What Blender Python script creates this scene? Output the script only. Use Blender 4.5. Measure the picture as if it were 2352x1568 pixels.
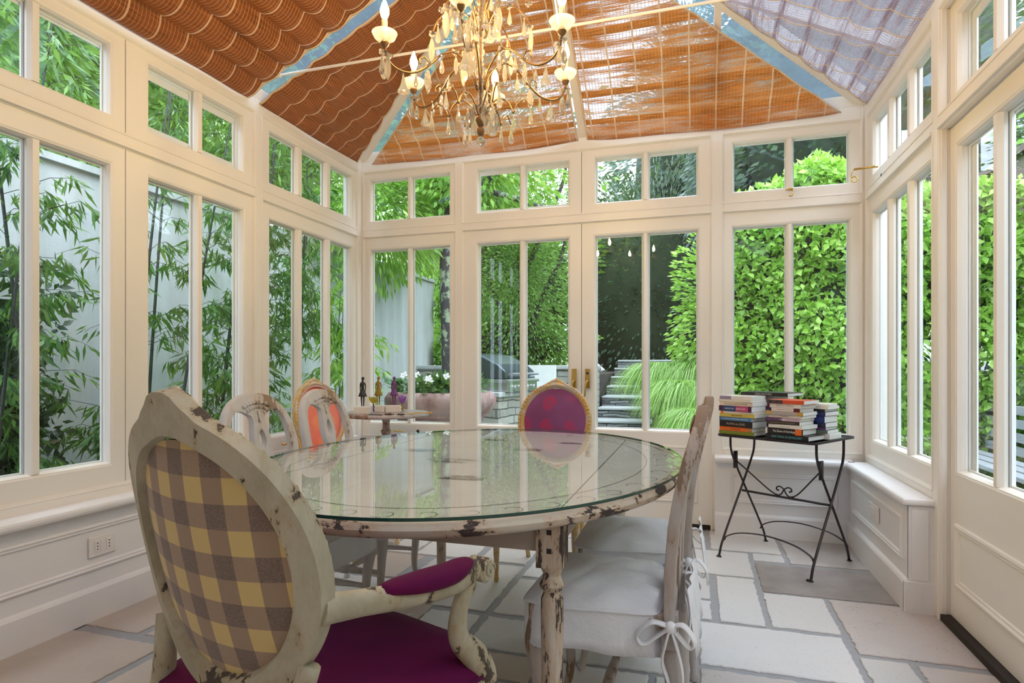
import bpy, bmesh, math, random
import numpy as np
from mathutils import Vector, Matrix, Euler
for _o in list(bpy.data.objects): bpy.data.objects.remove(_o)
SC = bpy.context.scene
COL = SC.collection
PI = math.pi
R = math.radians
rnd = random.Random(7)
# ---------------------------------------------------------------- camera
YAW = R(17.1214)
cam_data = bpy.data.cameras.new('camera')
cam_data.sensor_width = 36.0
cam_data.lens = 1375.9 / 2352 * 36
cam_data.shift_y = 57.77 / 2352
cam_data.clip_start = 0.02
cam_data.clip_end = 300
cam = bpy.data.objects.new('camera', cam_data)
COL.objects.link(cam)
cam.location = (0, 0, 1.10)
cam.rotation_euler = (R(90), 0, YAW)
SC.camera = cam
# ---------------------------------------------------------------- sky and exposure
SKY = 4.7
world = bpy.data.worlds.new('overcast_sky')
SC.world = world
world.use_nodes = True
_n = world.node_tree.nodes; _l = world.node_tree.links
_n.clear()
_out = _n.new('ShaderNodeOutputWorld'); _bg = _n.new('ShaderNodeBackground')
_tc = _n.new('ShaderNodeTexCoord'); _sep = _n.new('ShaderNodeSeparateXYZ'); _rp = _n.new('ShaderNodeValToRGB')
_l.new(_tc.outputs['Generated'], _sep.inputs[0]); _l.new(_sep.outputs['Z'], _rp.inputs[0])
_rp.color_ramp.elements[0].position = 0.0; _rp.color_ramp.elements[0].color = (0.70, 0.80, 1.0, 1)
_rp.color_ramp.elements[1].position = 0.7; _rp.color_ramp.elements[1].color = (0.78, 0.87, 1.0, 1)
_l.new(_rp.outputs[0], _bg.inputs[0]); _bg.inputs[1].default_value = SKY
_l.new(_bg.outputs[0], _out.inputs[0])
SC.view_settings.view_transform = 'Standard'
SC.view_settings.look = 'None'
SC.view_settings.gamma = 1
SC.view_settings.use_curve_mapping = False
SC.view_settings.exposure = 0.66
SC.cycles.max_bounces = 8
SC.cycles.diffuse_bounces = 4
SC.cycles.glossy_bounces = 4
SC.cycles.transmission_bounces = 5
SC.cycles.transparent_max_bounces = 16
SC.cycles.caustics_reflective = False
SC.cycles.caustics_refractive = False
SC.cycles.sample_clamp_indirect = 6.0

# ---------------------------------------------------------------- helpers
class MB:
    """collects geometry for ONE mesh"""
    def __init__(s): s.v = []; s.f = []; s.uv = None; s.m = []; s.mi = 0
    def add(s, vs, fs, M=None):
        b = len(s.v)
        if M is not None: vs = [tuple(M @ Vector(p)) for p in vs]
        s.v += [tuple(p) for p in vs]
        s.f += [tuple(b + i for i in f) for f in fs]
        s.m += [s.mi] * len(fs)
        return s
    def box(s, a, b, M=None):
        x0, y0, z0 = a; x1, y1, z1 = b
        return s.add([(x0,y0,z0),(x1,y0,z0),(x1,y1,z0),(x0,y1,z0),(x0,y0,z1),(x1,y0,z1),(x1,y1,z1),(x0,y1,z1)],
                     [(0,3,2,1),(4,5,6,7),(0,1,5,4),(1,2,6,5),(2,3,7,6),(3,0,4,7)], M)
    def rings(s, rr, closed=True, caps=True, M=None):
        n = len(rr[0]); vs = [p for r in rr for p in r]; fs = []
        for i in range(len(rr) - 1):
            for j in range(n if closed else n - 1):
                k = (j + 1) % n
                fs.append((i*n+j, i*n+k, (i+1)*n+k, (i+1)*n+j))
        if caps and closed:
            fs.append(tuple(range(n - 1, -1, -1))); fs.append(tuple((len(rr)-1)*n + j for j in range(n)))
        return s.add(vs, fs, M)
    def tube(s, pts, r, n=8, M=None, flat=1.0, up=None, caps=True):
        P = [Vector(p) for p in pts]; rr = []
        if not hasattr(r, '__len__'): r = [r] * len(P)
        nrm = None
        for i, p in enumerate(P):
            t = (P[min(i+1, len(P)-1)] - P[max(i-1, 0)])
            if t.length < 1e-9: t = Vector((0,0,1))
            t.normalize()
            if nrm is None:
                nrm = Vector(up) if up else (Vector((0,0,1)) if abs(t.z) < .9 else Vector((1,0,0)))
            nrm = nrm - t * nrm.dot(t)
            if nrm.length < 1e-6: nrm = t.orthogonal()
            nrm.normalize(); bn = t.cross(nrm)
            rr.append([tuple(p + (nrm * math.cos(2*PI*j/n) * r[i] + bn * math.sin(2*PI*j/n) * r[i] * flat)) for j in range(n)])
        return s.rings(rr, True, caps, M)
    def lathe(s, prof, n=16, M=None, caps=True):
        return s.rings([[(r*math.cos(2*PI*j/n), r*math.sin(2*PI*j/n), z) for j in range(n)] for r, z in prof], True, caps, M)
    def prism(s, poly, z0, z1, M=None):
        return s.rings([[(x, y, z0) for x, y in poly], [(x, y, z1) for x, y in poly]], True, True, M)
    def sphere(s, c, r, n=10, m=6, M=None, sc=(1,1,1)):
        prof = [[(c[0]+sc[0]*r*math.sin(PI*i/m)*math.cos(2*PI*j/n), c[1]+sc[1]*r*math.sin(PI*i/m)*math.sin(2*PI*j/n), c[2]-sc[2]*r*math.cos(PI*i/m)) for j in range(n)] for i in range(1, m)]
        b = len(prof) * n
        vs = [p for q in prof for p in q] + [(c[0], c[1], c[2]-sc[2]*r), (c[0], c[1], c[2]+sc[2]*r)]
        fs = []
        for i in range(len(prof)-1):
            for j in range(n):
                k = (j+1) % n; fs.append((i*n+j, i*n+k, (i+1)*n+k, (i+1)*n+j))
        for j in range(n):
            k = (j+1) % n; fs.append((b, k, j)); fs.append((b+1, (len(prof)-1)*n+j, (len(prof)-1)*n+k))
        return s.add(vs, fs, M)
    def sweep_rect(s, F, u0, u1, v0, v1, prof):
        """closed sweep of an (inset, depth) profile round a rectangle, F maps (u,v,w) to world"""
        n = len(prof); rr = []
        for cu, cv, su, sv in ((u0,v0,1,1),(u1,v0,-1,1),(u1,v1,-1,-1),(u0,v1,1,-1)):
            rr.append([F(cu + su*i, cv + sv*i, w) for i, w in prof])
        vs = [p for r in rr for p in r]; fs = []
        for a in range(4):
            b = (a + 1) % 4
            for j in range(n):
                k = (j + 1) % n; fs.append((a*n+j, a*n+k, b*n+k, b*n+j))
        return s.add(vs, fs)
    def fbox(s, F, u0, u1, v0, v1, w0, w1):
        c = [F(u, v, w) for w in (w0, w1) for v in (v0, v1) for u in (u0, u1)]
        return s.add(c, [(0,1,3,2),(4,6,7,5),(0,4,5,1),(2,3,7,6),(0,2,6,4),(1,5,7,3)])
    def mesh(s, name, smooth=False, fix=True):
        me = bpy.data.meshes.new(name)
        me.from_pydata(s.v, [], s.f)
        if any(s.m): me.polygons.foreach_set('material_index', s.m)
        if s.uv is not None:
            ul = me.uv_layers.new(name='UVMap')
            idx = np.zeros(len(me.loops), dtype=np.int32); me.loops.foreach_get('vertex_index', idx)
            ul.data.foreach_set('uv', np.array(s.uv, dtype=np.float32)[idx].ravel())
        if fix:
            bm = bmesh.new(); bm.from_mesh(me); bmesh.ops.recalc_face_normals(bm, faces=bm.faces[:]); bm.to_mesh(me); bm.free()
        if smooth: me.polygons.foreach_set('use_smooth', [True] * len(me.polygons))
        me.update()
        return me

def obj(name, mb, mat, parent=None, smooth=False, bevel=0.0, seg=2, fix=True, sub=0, loc=None, rot=None, auto=None):
    me = mb if isinstance(mb, bpy.types.Mesh) else mb.mesh(name, smooth, fix)
    if mat is not None:
        for m in (mat if isinstance(mat, (list, tuple)) else [mat]): me.materials.append(m)
    o = bpy.data.objects.new(name, me); COL.objects.link(o)
    if parent is not None: o.parent = parent
    if loc: o.location = loc
    if rot: o.rotation_euler = rot
    if bevel:
        m = o.modifiers.new('edge', 'BEVEL'); m.width = bevel; m.segments = seg; m.limit_method = 'ANGLE'; m.angle_limit = R(35)
        m.harden_normals = False
    if sub:
        m = o.modifiers.new('sub', 'SUBSURF'); m.levels = sub; m.render_levels = sub
    if auto:
        me.polygons.foreach_set('use_smooth', [True] * len(me.polygons))
        bm = bmesh.new(); bm.from_mesh(me)
        for e in bm.edges:
            if len(e.link_faces) == 2 and e.calc_face_angle(0) > R(auto): e.smooth = False
        bm.to_mesh(me); bm.free()
    return o
def tag(o, label=None, cat=None, group=None, kind=None):
    if label: o['label'] = label
    if cat: o['category'] = cat
    if group: o['group'] = group
    if kind: o['kind'] = kind
    return o
def thing(name, label, cat, loc=(0,0,0), rz=0.0, group=None, kind=None):
    o = bpy.data.objects.new(name, None); COL.objects.link(o)
    o.empty_display_size = .05; o.location = loc; o.rotation_euler = (0, 0, rz)
    return tag(o, label, cat, group, kind)
def struct(o): o['kind'] = 'structure'; return o
def sempty(name):
    o = bpy.data.objects.new(name, None); COL.objects.link(o); o['kind'] = 'structure'; return o
def dup(root, loc, rz, label=None, group=None):
    def cp(o, par):
        c = o.copy(); COL.objects.link(c); c.parent = par
        for ch in list(kids.get(o.name, [])): cp(ch, c)
        return c
    kids = {}
    for o in bpy.data.objects:
        if o.parent: kids.setdefault(o.parent.name, []).append(o)
    r = cp(root, None); r.location = loc; r.rotation_euler = (0, 0, rz)
    if label: r['label'] = label
    if group: r['group'] = group
    return r
def curve_pts(P, n=8):
    """Catmull-Rom through P"""
    P = [Vector(p) for p in P]; P = [P[0]*2-P[1]] + P + [P[-1]*2-P[-2]]; out = []
    for i in range(1, len(P)-2):
        for k in range(n):
            t = k / n; a, b, c, d = P[i-1:i+3]
            out.append(tuple(.5*((2*b) + (c-a)*t + (2*a-5*b+4*c-d)*t*t + (3*b-a-3*c+d)*t**3)))
    out.append(tuple(P[-2])); return out
def lerp_list(a, n):
    x = np.linspace(0, 1, len(a)); return list(np.interp(np.linspace(0, 1, n), x, a))
def shape2d(loops, thick, bev=0.0, res=1):
    """filled 2D outline with holes, extruded: mesh in XZ plane, thickness along Y"""
    cu = bpy.data.curves.new('outline', 'CURVE'); cu.dimensions = '2D'; cu.fill_mode = 'BOTH'; cu.extrude = thick/2 - bev; cu.bevel_depth = bev; cu.bevel_resolution = 1
    for lp in loops:
        sp = cu.splines.new('POLY'); sp.points.add(len(lp)-1); sp.use_cyclic_u = True
        for i, (x, y) in enumerate(lp): sp.points[i].co = (x, y, 0, 1)
    o = bpy.data.objects.new('outline', cu); COL.objects.link(o)
    dg = bpy.context.evaluated_depsgraph_get()
    me = bpy.data.meshes.new_from_object(o.evaluated_get(dg))
    bpy.data.objects.remove(o); bpy.data.curves.remove(cu)
    for v in me.vertices: x, y, z = v.co; v.co = (x, -z, y)
    bm = bmesh.new(); bm.from_mesh(me)
    bmesh.ops.remove_doubles(bm, verts=bm.verts[:], dist=1e-5); bmesh.ops.recalc_face_normals(bm, faces=bm.faces[:])
    bm.to_mesh(me); bm.free()
    return me
def text_mesh(txt, size, width=None):
    cu = bpy.data.curves.new('lettering', 'FONT'); cu.body = txt; cu.size = size; cu.extrude = .0003; cu.align_x = 'CENTER'; cu.align_y = 'CENTER'
    cu.resolution_u = 3
    o = bpy.data.objects.new('lettering', cu); COL.objects.link(o)
    bpy.context.view_layer.update()
    dg = bpy.context.evaluated_depsgraph_get()
    me = bpy.data.meshes.new_from_object(o.evaluated_get(dg))
    bpy.data.objects.remove(o); bpy.data.curves.remove(cu)
    if width and len(me.vertices):
        xs = [v.co.x for v in me.vertices]; w = max(xs) - min(xs); k = width / w; c = (max(xs)+min(xs))/2
        for v in me.vertices: v.co.x = (v.co.x - c) * k
    return me
# ---------------------------------------------------------------- materials
class NT:
    def __init__(s, name):
        s.mat = bpy.data.materials.new(name); s.mat.use_nodes = True
        s.t = s.mat.node_tree; s.t.nodes.clear(); s.out = s.t.nodes.new('ShaderNodeOutputMaterial')
    def n(s, typ, ins=None, **kw):
        nd = s.t.nodes.new('ShaderNode' + typ)
        for k, v in kw.items(): setattr(nd, k, v)
        for k, v in (ins or {}).items(): s.set(nd, k, v)
        return nd
    def set(s, nd, k, v):
        sock = nd.inputs[k]
        if isinstance(v, bpy.types.NodeSocket): s.t.links.new(v, sock)
        else:
            if isinstance(v, tuple) and len(v) == 3 and sock.type == 'RGBA': v = v + (1,)
            sock.default_value = v
    def coord(s, kind='Object', scale=None):
        tc = s.n('TexCoord'); o = tc.outputs[kind]
        if scale is not None:
            mp = s.n('Mapping', {'Vector': o, 'Scale': scale if isinstance(scale, tuple) else (scale,)*3}); o = mp.outputs[0]
        return o
    def noise(s, vec, sc, det=3, rough=.5, dist=0.0):
        return s.n('TexNoise', {'Vector': vec, 'Scale': sc, 'Detail': det, 'Roughness': rough, 'Distortion': dist}).outputs['Fac']
    def ramp(s, fac, stops, interp='LINEAR'):
        r = s.n('ValToRGB', {'Fac': fac}); cr = r.color_ramp; cr.interpolation = interp
        while len(cr.elements) < len(stops): cr.elements.new(.5)
        for e, (p, c) in zip(cr.elements, stops):
            e.position = p; e.color = (c, c, c, 1) if not hasattr(c, '__len__') else tuple(c) + (1,)
        return r.outputs[0]
    def mix(s, fac, a, b, blend='MIX'):
        m = s.n('Mix', data_type='RGBA', blend_type=blend); s.set(m, 0, fac); s.set(m, 6, a); s.set(m, 7, b); return m.outputs[2]
    def math(s, op, a, b=None, c=None):
        m = s.n('Math', operation=op); s.set(m, 0, a)
        if b is not None: s.set(m, 1, b)
        if c is not None: s.set(m, 2, c)
        return m.outputs[0]
    def bump(s, h, strength=.3, dist=.01):
        return s.n('Bump', {'Height': h, 'Strength': strength, 'Distance': dist}).outputs[0]
    def pbsdf(s, **kw):
        names = {'color': 'Base Color', 'rough': 'Roughness', 'metal': 'Metallic', 'normal': 'Normal', 'spec': 'Specular IOR Level', 'coat': 'Coat Weight', 'sheen': 'Sheen Weight', 'em': 'Emission Color', 'ems': 'Emission Strength'}
        return s.n('BsdfPrincipled', {names[k]: v for k, v in kw.items()})
    def done(s, sh): s.t.links.new(sh.outputs[0] if hasattr(sh, 'outputs') else sh, s.out.inputs[0]); return s.mat
def plain(name, col, rough=.5, metal=0.0, bump=0.0, bs=40, var=0.0, coat=0.0):
    t = NT(name); c = col; co = t.coord()
    if var:
        f = t.noise(co, 9, 4); k = tuple(max(0, x*(1-var)) for x in col); c = t.mix(f, col, k)
    kw = dict(color=c, rough=rough, metal=metal, coat=coat)
    if bump: kw['normal'] = t.bump(t.noise(co, bs, 4), bump, .003)
    return t.done(t.pbsdf(**kw))
def mixsh(t, fac, a, b):
    m = t.n('MixShader'); t.set(m, 0, fac); t.t.links.new(a.outputs[0], m.inputs[1]); t.t.links.new(b.outputs[0], m.inputs[2]); return m
def pane_glass(name, tint=(.97,.985,.98), k=.85, rough=0.0, dirt=0.0):
    t = NT(name)
    fr = t.n('Fresnel', {'IOR': 1.5}).outputs[0]
    bf = t.n('NewGeometry').outputs['Backfacing']
    fac = t.math('MULTIPLY', t.math('MULTIPLY', fr, k), t.math('SUBTRACT', 1.0, bf)); fac = t.math('MINIMUM', fac, 1.0)
    sh = mixsh(t, fac, t.n('BsdfTransparent', {'Color': tint}), t.n('BsdfGlossy', {'Color': (1,1,1), 'Roughness': rough}))
    if dirt:
        f = t.ramp(t.noise(t.coord(), 6, 6, .7), [(.2, dirt*.6), (.8, dirt)])
        sh = mixsh(t, f, sh, t.n('BsdfTranslucent', {'Color': (.35,.42,.48)}))
    return t.done(sh)
def painted_wood(name, col=(.84,.80,.74), rough=.42):
    t = NT(name); co = t.coord('Object', (1, 1, .12))
    g = t.noise(co, 160, 3, .6); f = t.noise(t.coord(), 3, 3)
    c = t.mix(t.ramp(f, [(.3, 0.0), (.8, .35)]), col, tuple(x*.93 for x in col))
    return t.done(t.pbsdf(color=c, rough=rough, normal=t.bump(g, .06, .002)))
def distressed(name, paint, under, scale=6.0, amt=.5, dark=(.03,.022,.02), stretch=(1,1,.25), rough=.6, wear=(.5,.32,.18), stain=None):
    t = NT(name); co = t.coord('Object', stretch)
    n1 = t.noise(co, scale, 8, .68, .4); n2 = t.noise(co, scale*4, 6, .7); n3 = t.noise(t.coord(), scale*.35, 3)
    s = t.math('ADD', t.math('MULTIPLY', n1, .65), t.math('MULTIPLY', n2, .35)); s = t.math('ADD', s, t.math('MULTIPLY', t.math('SUBTRACT', n3, .5), .22))
    chip = t.ramp(s, [(amt, 1.0), (amt+.012, 0.0)])
    chip2 = t.ramp(s, [(amt+.02, 1.0), (amt+.07, 0.0)])
    ptv = t.mix(t.noise(t.coord(), 14, 5, .7), paint, tuple(x*.78 for x in paint))
    if stain: ptv = t.mix(t.ramp(t.noise(t.coord('Object', (1, 1, .6)), 6, 6, .72, .6), [(.42, 0.0), (.66, .8)]), ptv, stain)
    c = t.mix(t.math('MULTIPLY', chip2, .55), ptv, wear)
    ud = t.mix(n2, under, dark)
    c = t.mix(chip, c, ud)
    bp = t.bump(t.math('SUBTRACT', 1.0, chip), .5, .003)
    return t.done(t.pbsdf(color=c, rough=t.math('ADD', t.math('MULTIPLY', chip, .2), rough-.1), normal=bp))
def fabric(name, col, col2=None, rough=.85, scale=300, sheen=.2, trans=0.0, bs=.2, wr=0.0):
    t = NT(name); co = t.coord(); c = col
    if col2: c = t.mix(t.ramp(t.noise(co, 5, 4), [(.3,0.0),(.7,1.0)]), col, col2)
    h = t.noise(co, scale, 2)
    if wr: h = t.math('ADD', h, t.math('MULTIPLY', t.noise(co, wr, 4, .55, 1.2), 6.0))
    return t.done(t.pbsdf(color=c, rough=rough, sheen=sheen, normal=t.bump(h, bs, .004)))
def leaf_mat(name, c1, c2, c3=None, trans=.45, gloss=.35):
    t = NT(name); r = t.n('NewGeometry').outputs['Random Per Island']
    stops = [(0.0, c1), (.6, c2), (1.0, c3 or c2)]
    c = t.ramp(r, stops)
    d = t.pbsdf(color=c, rough=gloss, spec=.4)
    tr = t.n('BsdfTranslucent', {'Color': t.mix(.5, c, (.55, .75, .12), 'MULTIPLY') if False else t.mix(.35, c, (.45, .7, .08))})
    return t.done(mixsh(t, trans, d, tr))
def gilt_(name): return plain(name, (.62, .40, .13), .35, .75, .4, 60, .5)
M = {}
M['wood'] = painted_wood('painted_joinery')
M['wood2'] = painted_wood('painted_panelling', (.82,.80,.80), .38)
M['outer'] = painted_wood('painted_outer_frame', (.84,.86,.88), .5)
M['pane'] = pane_glass('window_pane_glass')
M['roofglass'] = pane_glass('roof_pane_glass', (.60,.65,.69), .8, .02, .16)
M['brass'] = plain('polished_brass', (.72, .50, .16), .22, 1.0, .05, 30, .1)
M['iron'] = plain('dark_iron', (.045, .04, .045), .45, .6, .3, 120, .2)
M['dark'] = plain('dark_gap', (.02, .012, .01), .7)
M['white'] = plain('white_plastic', (.80, .76, .74), .35)
M['hole'] = plain('black_socket_hole', (.02, .02, .02), .6)
# ---------------------------------------------------------------- room shell
XL, XR, YB, YF = -2.57, 1.007, 4.25, -1.25
EAVE = 2.745
FL = lambda u, v, w: (XL + w, u, v)
FB = lambda u, v, w: (u, YB - w, v)
FR = lambda u, v, w: (XR - w, u, v)
FK = lambda u, v, w: (u, YF + w, v)
SASH = lambda iw, d=0.0: [(0, -.065+d), (0, -.012+d), (iw-.018, -.012+d), (iw-.014, -.017+d), (iw-.010, -.017+d), (iw, -.034+d), (iw, -.065+d)]
RECESS = [(-.012, .004), (-.006, .004), (.0, -.006), (.004, -.008), (.004, -.03), (-.012, -.03)]
win_i = [0]; door_i = [0]
def lights(mf, mp, F, u0, u1, v0, v1, cols, d=0.0, mull=.045):
    ow = .012 if F is FR else .008
    """glazed area u0..u1 x v0..v1 split into lights; mf gets mullions, returns pane meshes"""
    n = cols; w = (u1 - u0 - mull*(n-1)) / n
    for i in range(n):
        a = u0 + i*(w+mull); b = a + w
        p = MB(); p.fbox(F, a-.004, b+.004, v0-.004, v1+.004, -.052+d, -.046+d); mp.append(p)
        # glazing beads towards the room and a thick white outer rebate behind the pane
        mf[1].sweep_rect(F, a-.002, b+.002, v0-.002, v1+.002, [(-.004, -.054+d), (.010, -.054+d), (.010, -.062+d), (-.004, -.060-ow+d)])
        if i < n-1:
            m0, m1 = b, b + mull
            mf[0].add([F(m0, v0-.003, -.046+d), F(m0, v0-.003, -.034+d), F(m0+.012, v0-.003, -.016+d), F(m1-.012, v0-.003, -.016+d), F(m1, v0-.003, -.034+d), F(m1, v0-.003, -.046+d),
                       F(m0, v1+.003, -.046+d), F(m0, v1+.003, -.034+d), F(m0+.012, v1+.003, -.016+d), F(m1-.012, v1+.003, -.016+d), F(m1, v1+.003, -.034+d), F(m1, v1+.003, -.046+d)],
                      [(0,1,7,6),(1,2,8,7),(2,3,9,8),(3,4,10,9),(4,5,11,10),(5,0,6,11),(0,5,4,3,2,1),(6,7,8,9,10,11)])
            mf[1].fbox(F, m0, m1, v0-.003, v1+.003, -.058-ow+d, -.052+d)
def sash(F, u0, u1, v0, v1, g0, g1, h0, h1, cols, d=0.0, name='window', mull=.045, panel=None):
    """one sash: outline u/v, glass g0..g1 x h0..h1"""
    if name == 'window': win_i[0] += 1; nm = 'window_%d' % win_i[0]
    else: door_i[0] += 1; nm = 'door_%d' % door_i[0]
    root = sempty(nm)
    a, b = MB(), MB()
    w0 = -.065 + d; f0 = -.012 + d
    for (p, q, r, s_) in ((u0, g0, v0, v1), (g1, u1, v0, v1), (g0, g1, h1, v1), (g0, g1, v0, h0)):
        a.fbox(F, p, q, r, s_, w0, f0)
    a.sweep_rect(F, g0, g1, h0, h1, [(-.001, f0+.0), (.006, f0-.004), (.009, f0-.004), (.016, f0-.020), (.016, w0+.012), (-.001, w0+.012)])
    ow = .006 if F is FR else .004; gi = g0-u0-.012; b.sweep_rect(F, u0+.004, u1-.004, v0+.004, v1-.004, [(0, w0), (0, w0-ow), (gi, w0-ow), (gi, w0)])
    panes = []
    k = .016
    lights((a, b), panes, F, g0+k, g1-k, h0+k, h1-k, cols, d, mull)
    if panel:
        pu0, pu1, pv0, pv1 = panel
        a.sweep_rect(F, pu0, pu1, pv0, pv1, [(0, f0-.001), (.004, f0+.010), (.014, f0+.012), (.022, f0+.004), (.030, f0+.006), (.036, f0-.001)])
    fr = obj('sash_frame' if name == 'window' else 'door_frame', a, M['wood'], root)
    obj('outer_frame', b, M['outer'], root)
    for p in panes: obj('pane', p, M['pane'], root)
    return root
V_UP = (2.20, 2.65, 2.266, 2.595)
V_LO = (.557, 2.13, .645, 2.045)
def bay(F, u0, u1, g0, g1, cols, d=0.0, mull=.06):
    sash(F, u0, u1, V_UP[0], V_UP[1], g0, g1, V_UP[2]-.012, V_UP[3]+.010, cols, d, 'window', mull)
    return sash(F, u0, u1, V_LO[0], V_LO[1], g0, g1, V_LO[2], V_LO[3], cols, d, 'window', mull)
def frame_of(mb, F, u0, u1, posts, opens, base=.0):
    DP = -.095 if F is FR else -.13
    """posts: list of (a,b); opens: list of (a,b,bottom)"""
    for a, b in posts: mb.fbox(F, a, b, base, EAVE, DP, 0)
    for a, b, c in opens:
        mb.fbox(F, a, b, 2.65, EAVE, DP, 0)
        mb.fbox(F, a, b, 2.13, 2.20, DP, 0)
        mb.sweep_rect(F, a, b, 2.20, 2.65, RECESS)
        mb.sweep_rect(F, a, b, c if c > .1 else -.1, 2.13, RECESS)
        # the moulded bead under the transom bar
        mb.fbox(F, a-.004, b+.004, 2.132, 2.150, -.001, .010)
        if c > .1: mb.fbox(F, a, b, 0.0, c, -.13, 0)
wl, wb, wr, wk = MB(), MB(), MB(), MB()
frame_of(wl, FL, -1.25, 4.25, [(4.18, 4.37), (3.02, 3.10), (1.27, 1.35), (-.53, -.45)], [(3.10, 4.18, .557), (1.35, 3.02, .557), (-.45, 1.27, .557)])
wl.fbox(FL, -1.25, -.53, 0, EAVE, -.13, 0)
frame_of(wb, FB, 0, 0, [(-2.70, -2.555), (-1.77, -1.70), (.09, .173), (.988, 1.137)], [(-2.555, -1.77, .557), (-1.70, .09, .02), (.173, .988, .557)])
frame_of(wr, FR, 0, 0, [(4.19, 4.24), (3.034, 3.117), (1.22, 1.30), (-.53, -.45)], [(3.117, 4.19, .557), (1.30, 3.034, .02), (-.45, 1.22, .557)])
wr.fbox(FR, -1.25, -.53, 0, EAVE, -.13, 0)
wk.fbox(FK, XL, XR, 0, EAVE, -.13, 0)
for a_, b_ in ((-2.4, -1.3), (-1.2, -.1), (0.0, .9)): wk.sweep_rect(FK, a_, b_, .3, 2.3, [(0, -.001), (.004, .010), (.014, .012), (.022, .004), (.036, -.001)])
for nm, mb_ in (('wall_left', wl), ('wall_back', wb), ('wall_right', wr), ('wall_rear', wk)):
    struct(obj(nm, mb_, M['wood'], bevel=.002, seg=1))
# windows and doors (u, glass extents)
bay(FL, 3.10, 4.18, 3.163, 4.135, 3)
for k, (a, b, c, d_) in enumerate(((2.172, 3.02, 2.288, 2.955), (1.35, 2.168, 1.437, 2.106), (.41, 1.27, .50, 1.17), (-.45, .41, -.36, .30))):
    bay(FL, a, b, c, d_, 2, mull=.05)
bay(FB, -2.555, -1.77, -2.515, -1.806, 2, mull=.043)
bay(FB, .173, .988, .220, .944, 2, mull=.04)
bay(FR, 3.117, 4.19, 3.163, 4.135, 3)
for a, b, c, d_ in ((.41, 1.22, .50, 1.13), (-.45, .41, -.36, .30)): bay(FR, a, b, c, d_, 2)
# french doors in the back wall, with fixed lights over them
for (a, b, c, d_) in ((-1.70, -.792, -1.599, -.873), (-.788, .09, -.704, .022)):
    sash(FB, a, b, 2.20, 2.65, c, d_, 2.254, 2.605, 2, 0, 'window', .043)
dr1 = sash(FB, -1.70, -.792, .03, 2.13, -1.599, -.873, .645, 2.045, 2, 0, 'door', .043, panel=(-1.60, -.87, .17, .56))
dr2 = sash(FB, -.788, .09, .03, 2.13, -.704, .022, .645, 2.045, 2, 0, 'door', .040, panel=(-.70, .01, .17, .56))
# right-hand doors, set back in their frame
for (a, b, c, d_) in ((2.17, 3.032, 2.292, 2.985), (1.302, 2.166, 1.40, 2.06)):
    sash(FR, a, b, 2.20, 2.65, c, d_, 2.254, 2.605, 2, -.03, 'window', .05)
    sash(FR, a, b, .03, 2.13, c, d_, .645, 2.045, 2, -.03, 'door', .05, panel=(a+.10, b-.06, .17, .44))
# rear openings
th = MB(); th.fbox(FB, -1.70, .09, 0, .028, -.13, -.004); th.fbox(FR, 1.30, 3.034, 0, .028, -.13, -.005)
struct(obj('trim_1', th, M['dark']))
# low panelled plinths under the windows with bullnosed sills
def bullnose(F, u0, u1, z, wf, wb_=-.0, t=.038):
    return [(wb_, z), (wf-.012, z), (wf-.004, z-.005), (wf, z-.014), (wf, z-.024), (wf-.004, z-.033), (wf-.012, z-t), (wb_, z-t)]
def strip(mb, F, u0, u1, prof):
    n = len(prof); mb.add([F(u, v, w) for u in (u0, u1) for w, v in prof],
        [tuple(range(n)), tuple(range(2*n-1, n-1, -1))] + [(j, (j+1) % n, n+(j+1) % n, n+j) for j in range(n)])
SILLZ = .512
def plinth(name_sill, name_base, F, segs, face, edge, skirt, pans, ext=.0):
    a, s_, b = MB(), MB(), MB()
    for u0, u1 in segs:
        a.fbox(F, u0, u1, 0, SILLZ-.036, 0.0, face)
        strip(s_, F, u0, u1, bullnose(F, u0, u1, SILLZ, edge))
        strip(b, F, u0, u1, [(face-.01, 0), (skirt, 0), (skirt, .128), (skirt-.006, .138), (face, .146), (face-.01, .146)])
    for (p0, p1) in pans:
        a.sweep_rect(F, p0, p1, .212, .415, [(-.0, face-.001), (.003, face+.007), (.010, face+.012), (.016, face+.006), (.024, face+.008), (.032, face-.001)])
    return a, s_, b
pl = plinth('', '', FL, [(YF, YB)], .06, .115, .078, [(3.25, 4.02), (1.35, 3.05), (-.5, 1.2)])
a, s_, b = pl
struct(obj('trim_2', a, M['wood2'], bevel=.0015, seg=1)); struct(obj('trim_3', s_, M['wood2'])); struct(obj('baseboard_left', b, M['wood2']))
a, s_, b = plinth('', '', FB, [(-2.51, -1.745), (.115, .93)], .08, .13, .095, [(.205, .845)])
s2 = plinth('', '', FR, [(3.10, 4.17)], .097, .127, .116, [(3.17, 4.10)])
struct(obj('trim_4', a, M['wood2'], bevel=.0015, seg=1)); struct(obj('trim_5', s_, M['wood2'])); struct(obj('baseboard_back', b, M['wood2']))
s2[0].box((XR-.097, 3.094, 0), (1.02, 3.11, SILLZ-.036)); s2[1].box((XR-.124, 3.078, SILLZ-.034), (1.03, 3.115, SILLZ-.003)); s2[2].box((XR-.116, 3.080, 0), (1.02, 3.105, .138))
s2[0].box((XR-.085, 3.089, .146), (XR-.02, 3.095, SILLZ-.05))
struct(obj('trim_6', s2[0], M['wood2'], bevel=.0015, seg=1)); struct(obj('trim_7', s2[1], M['wood2'], bevel=.012, seg=3)); struct(obj('baseboard_right', s2[2], M['wood2']))
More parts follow.
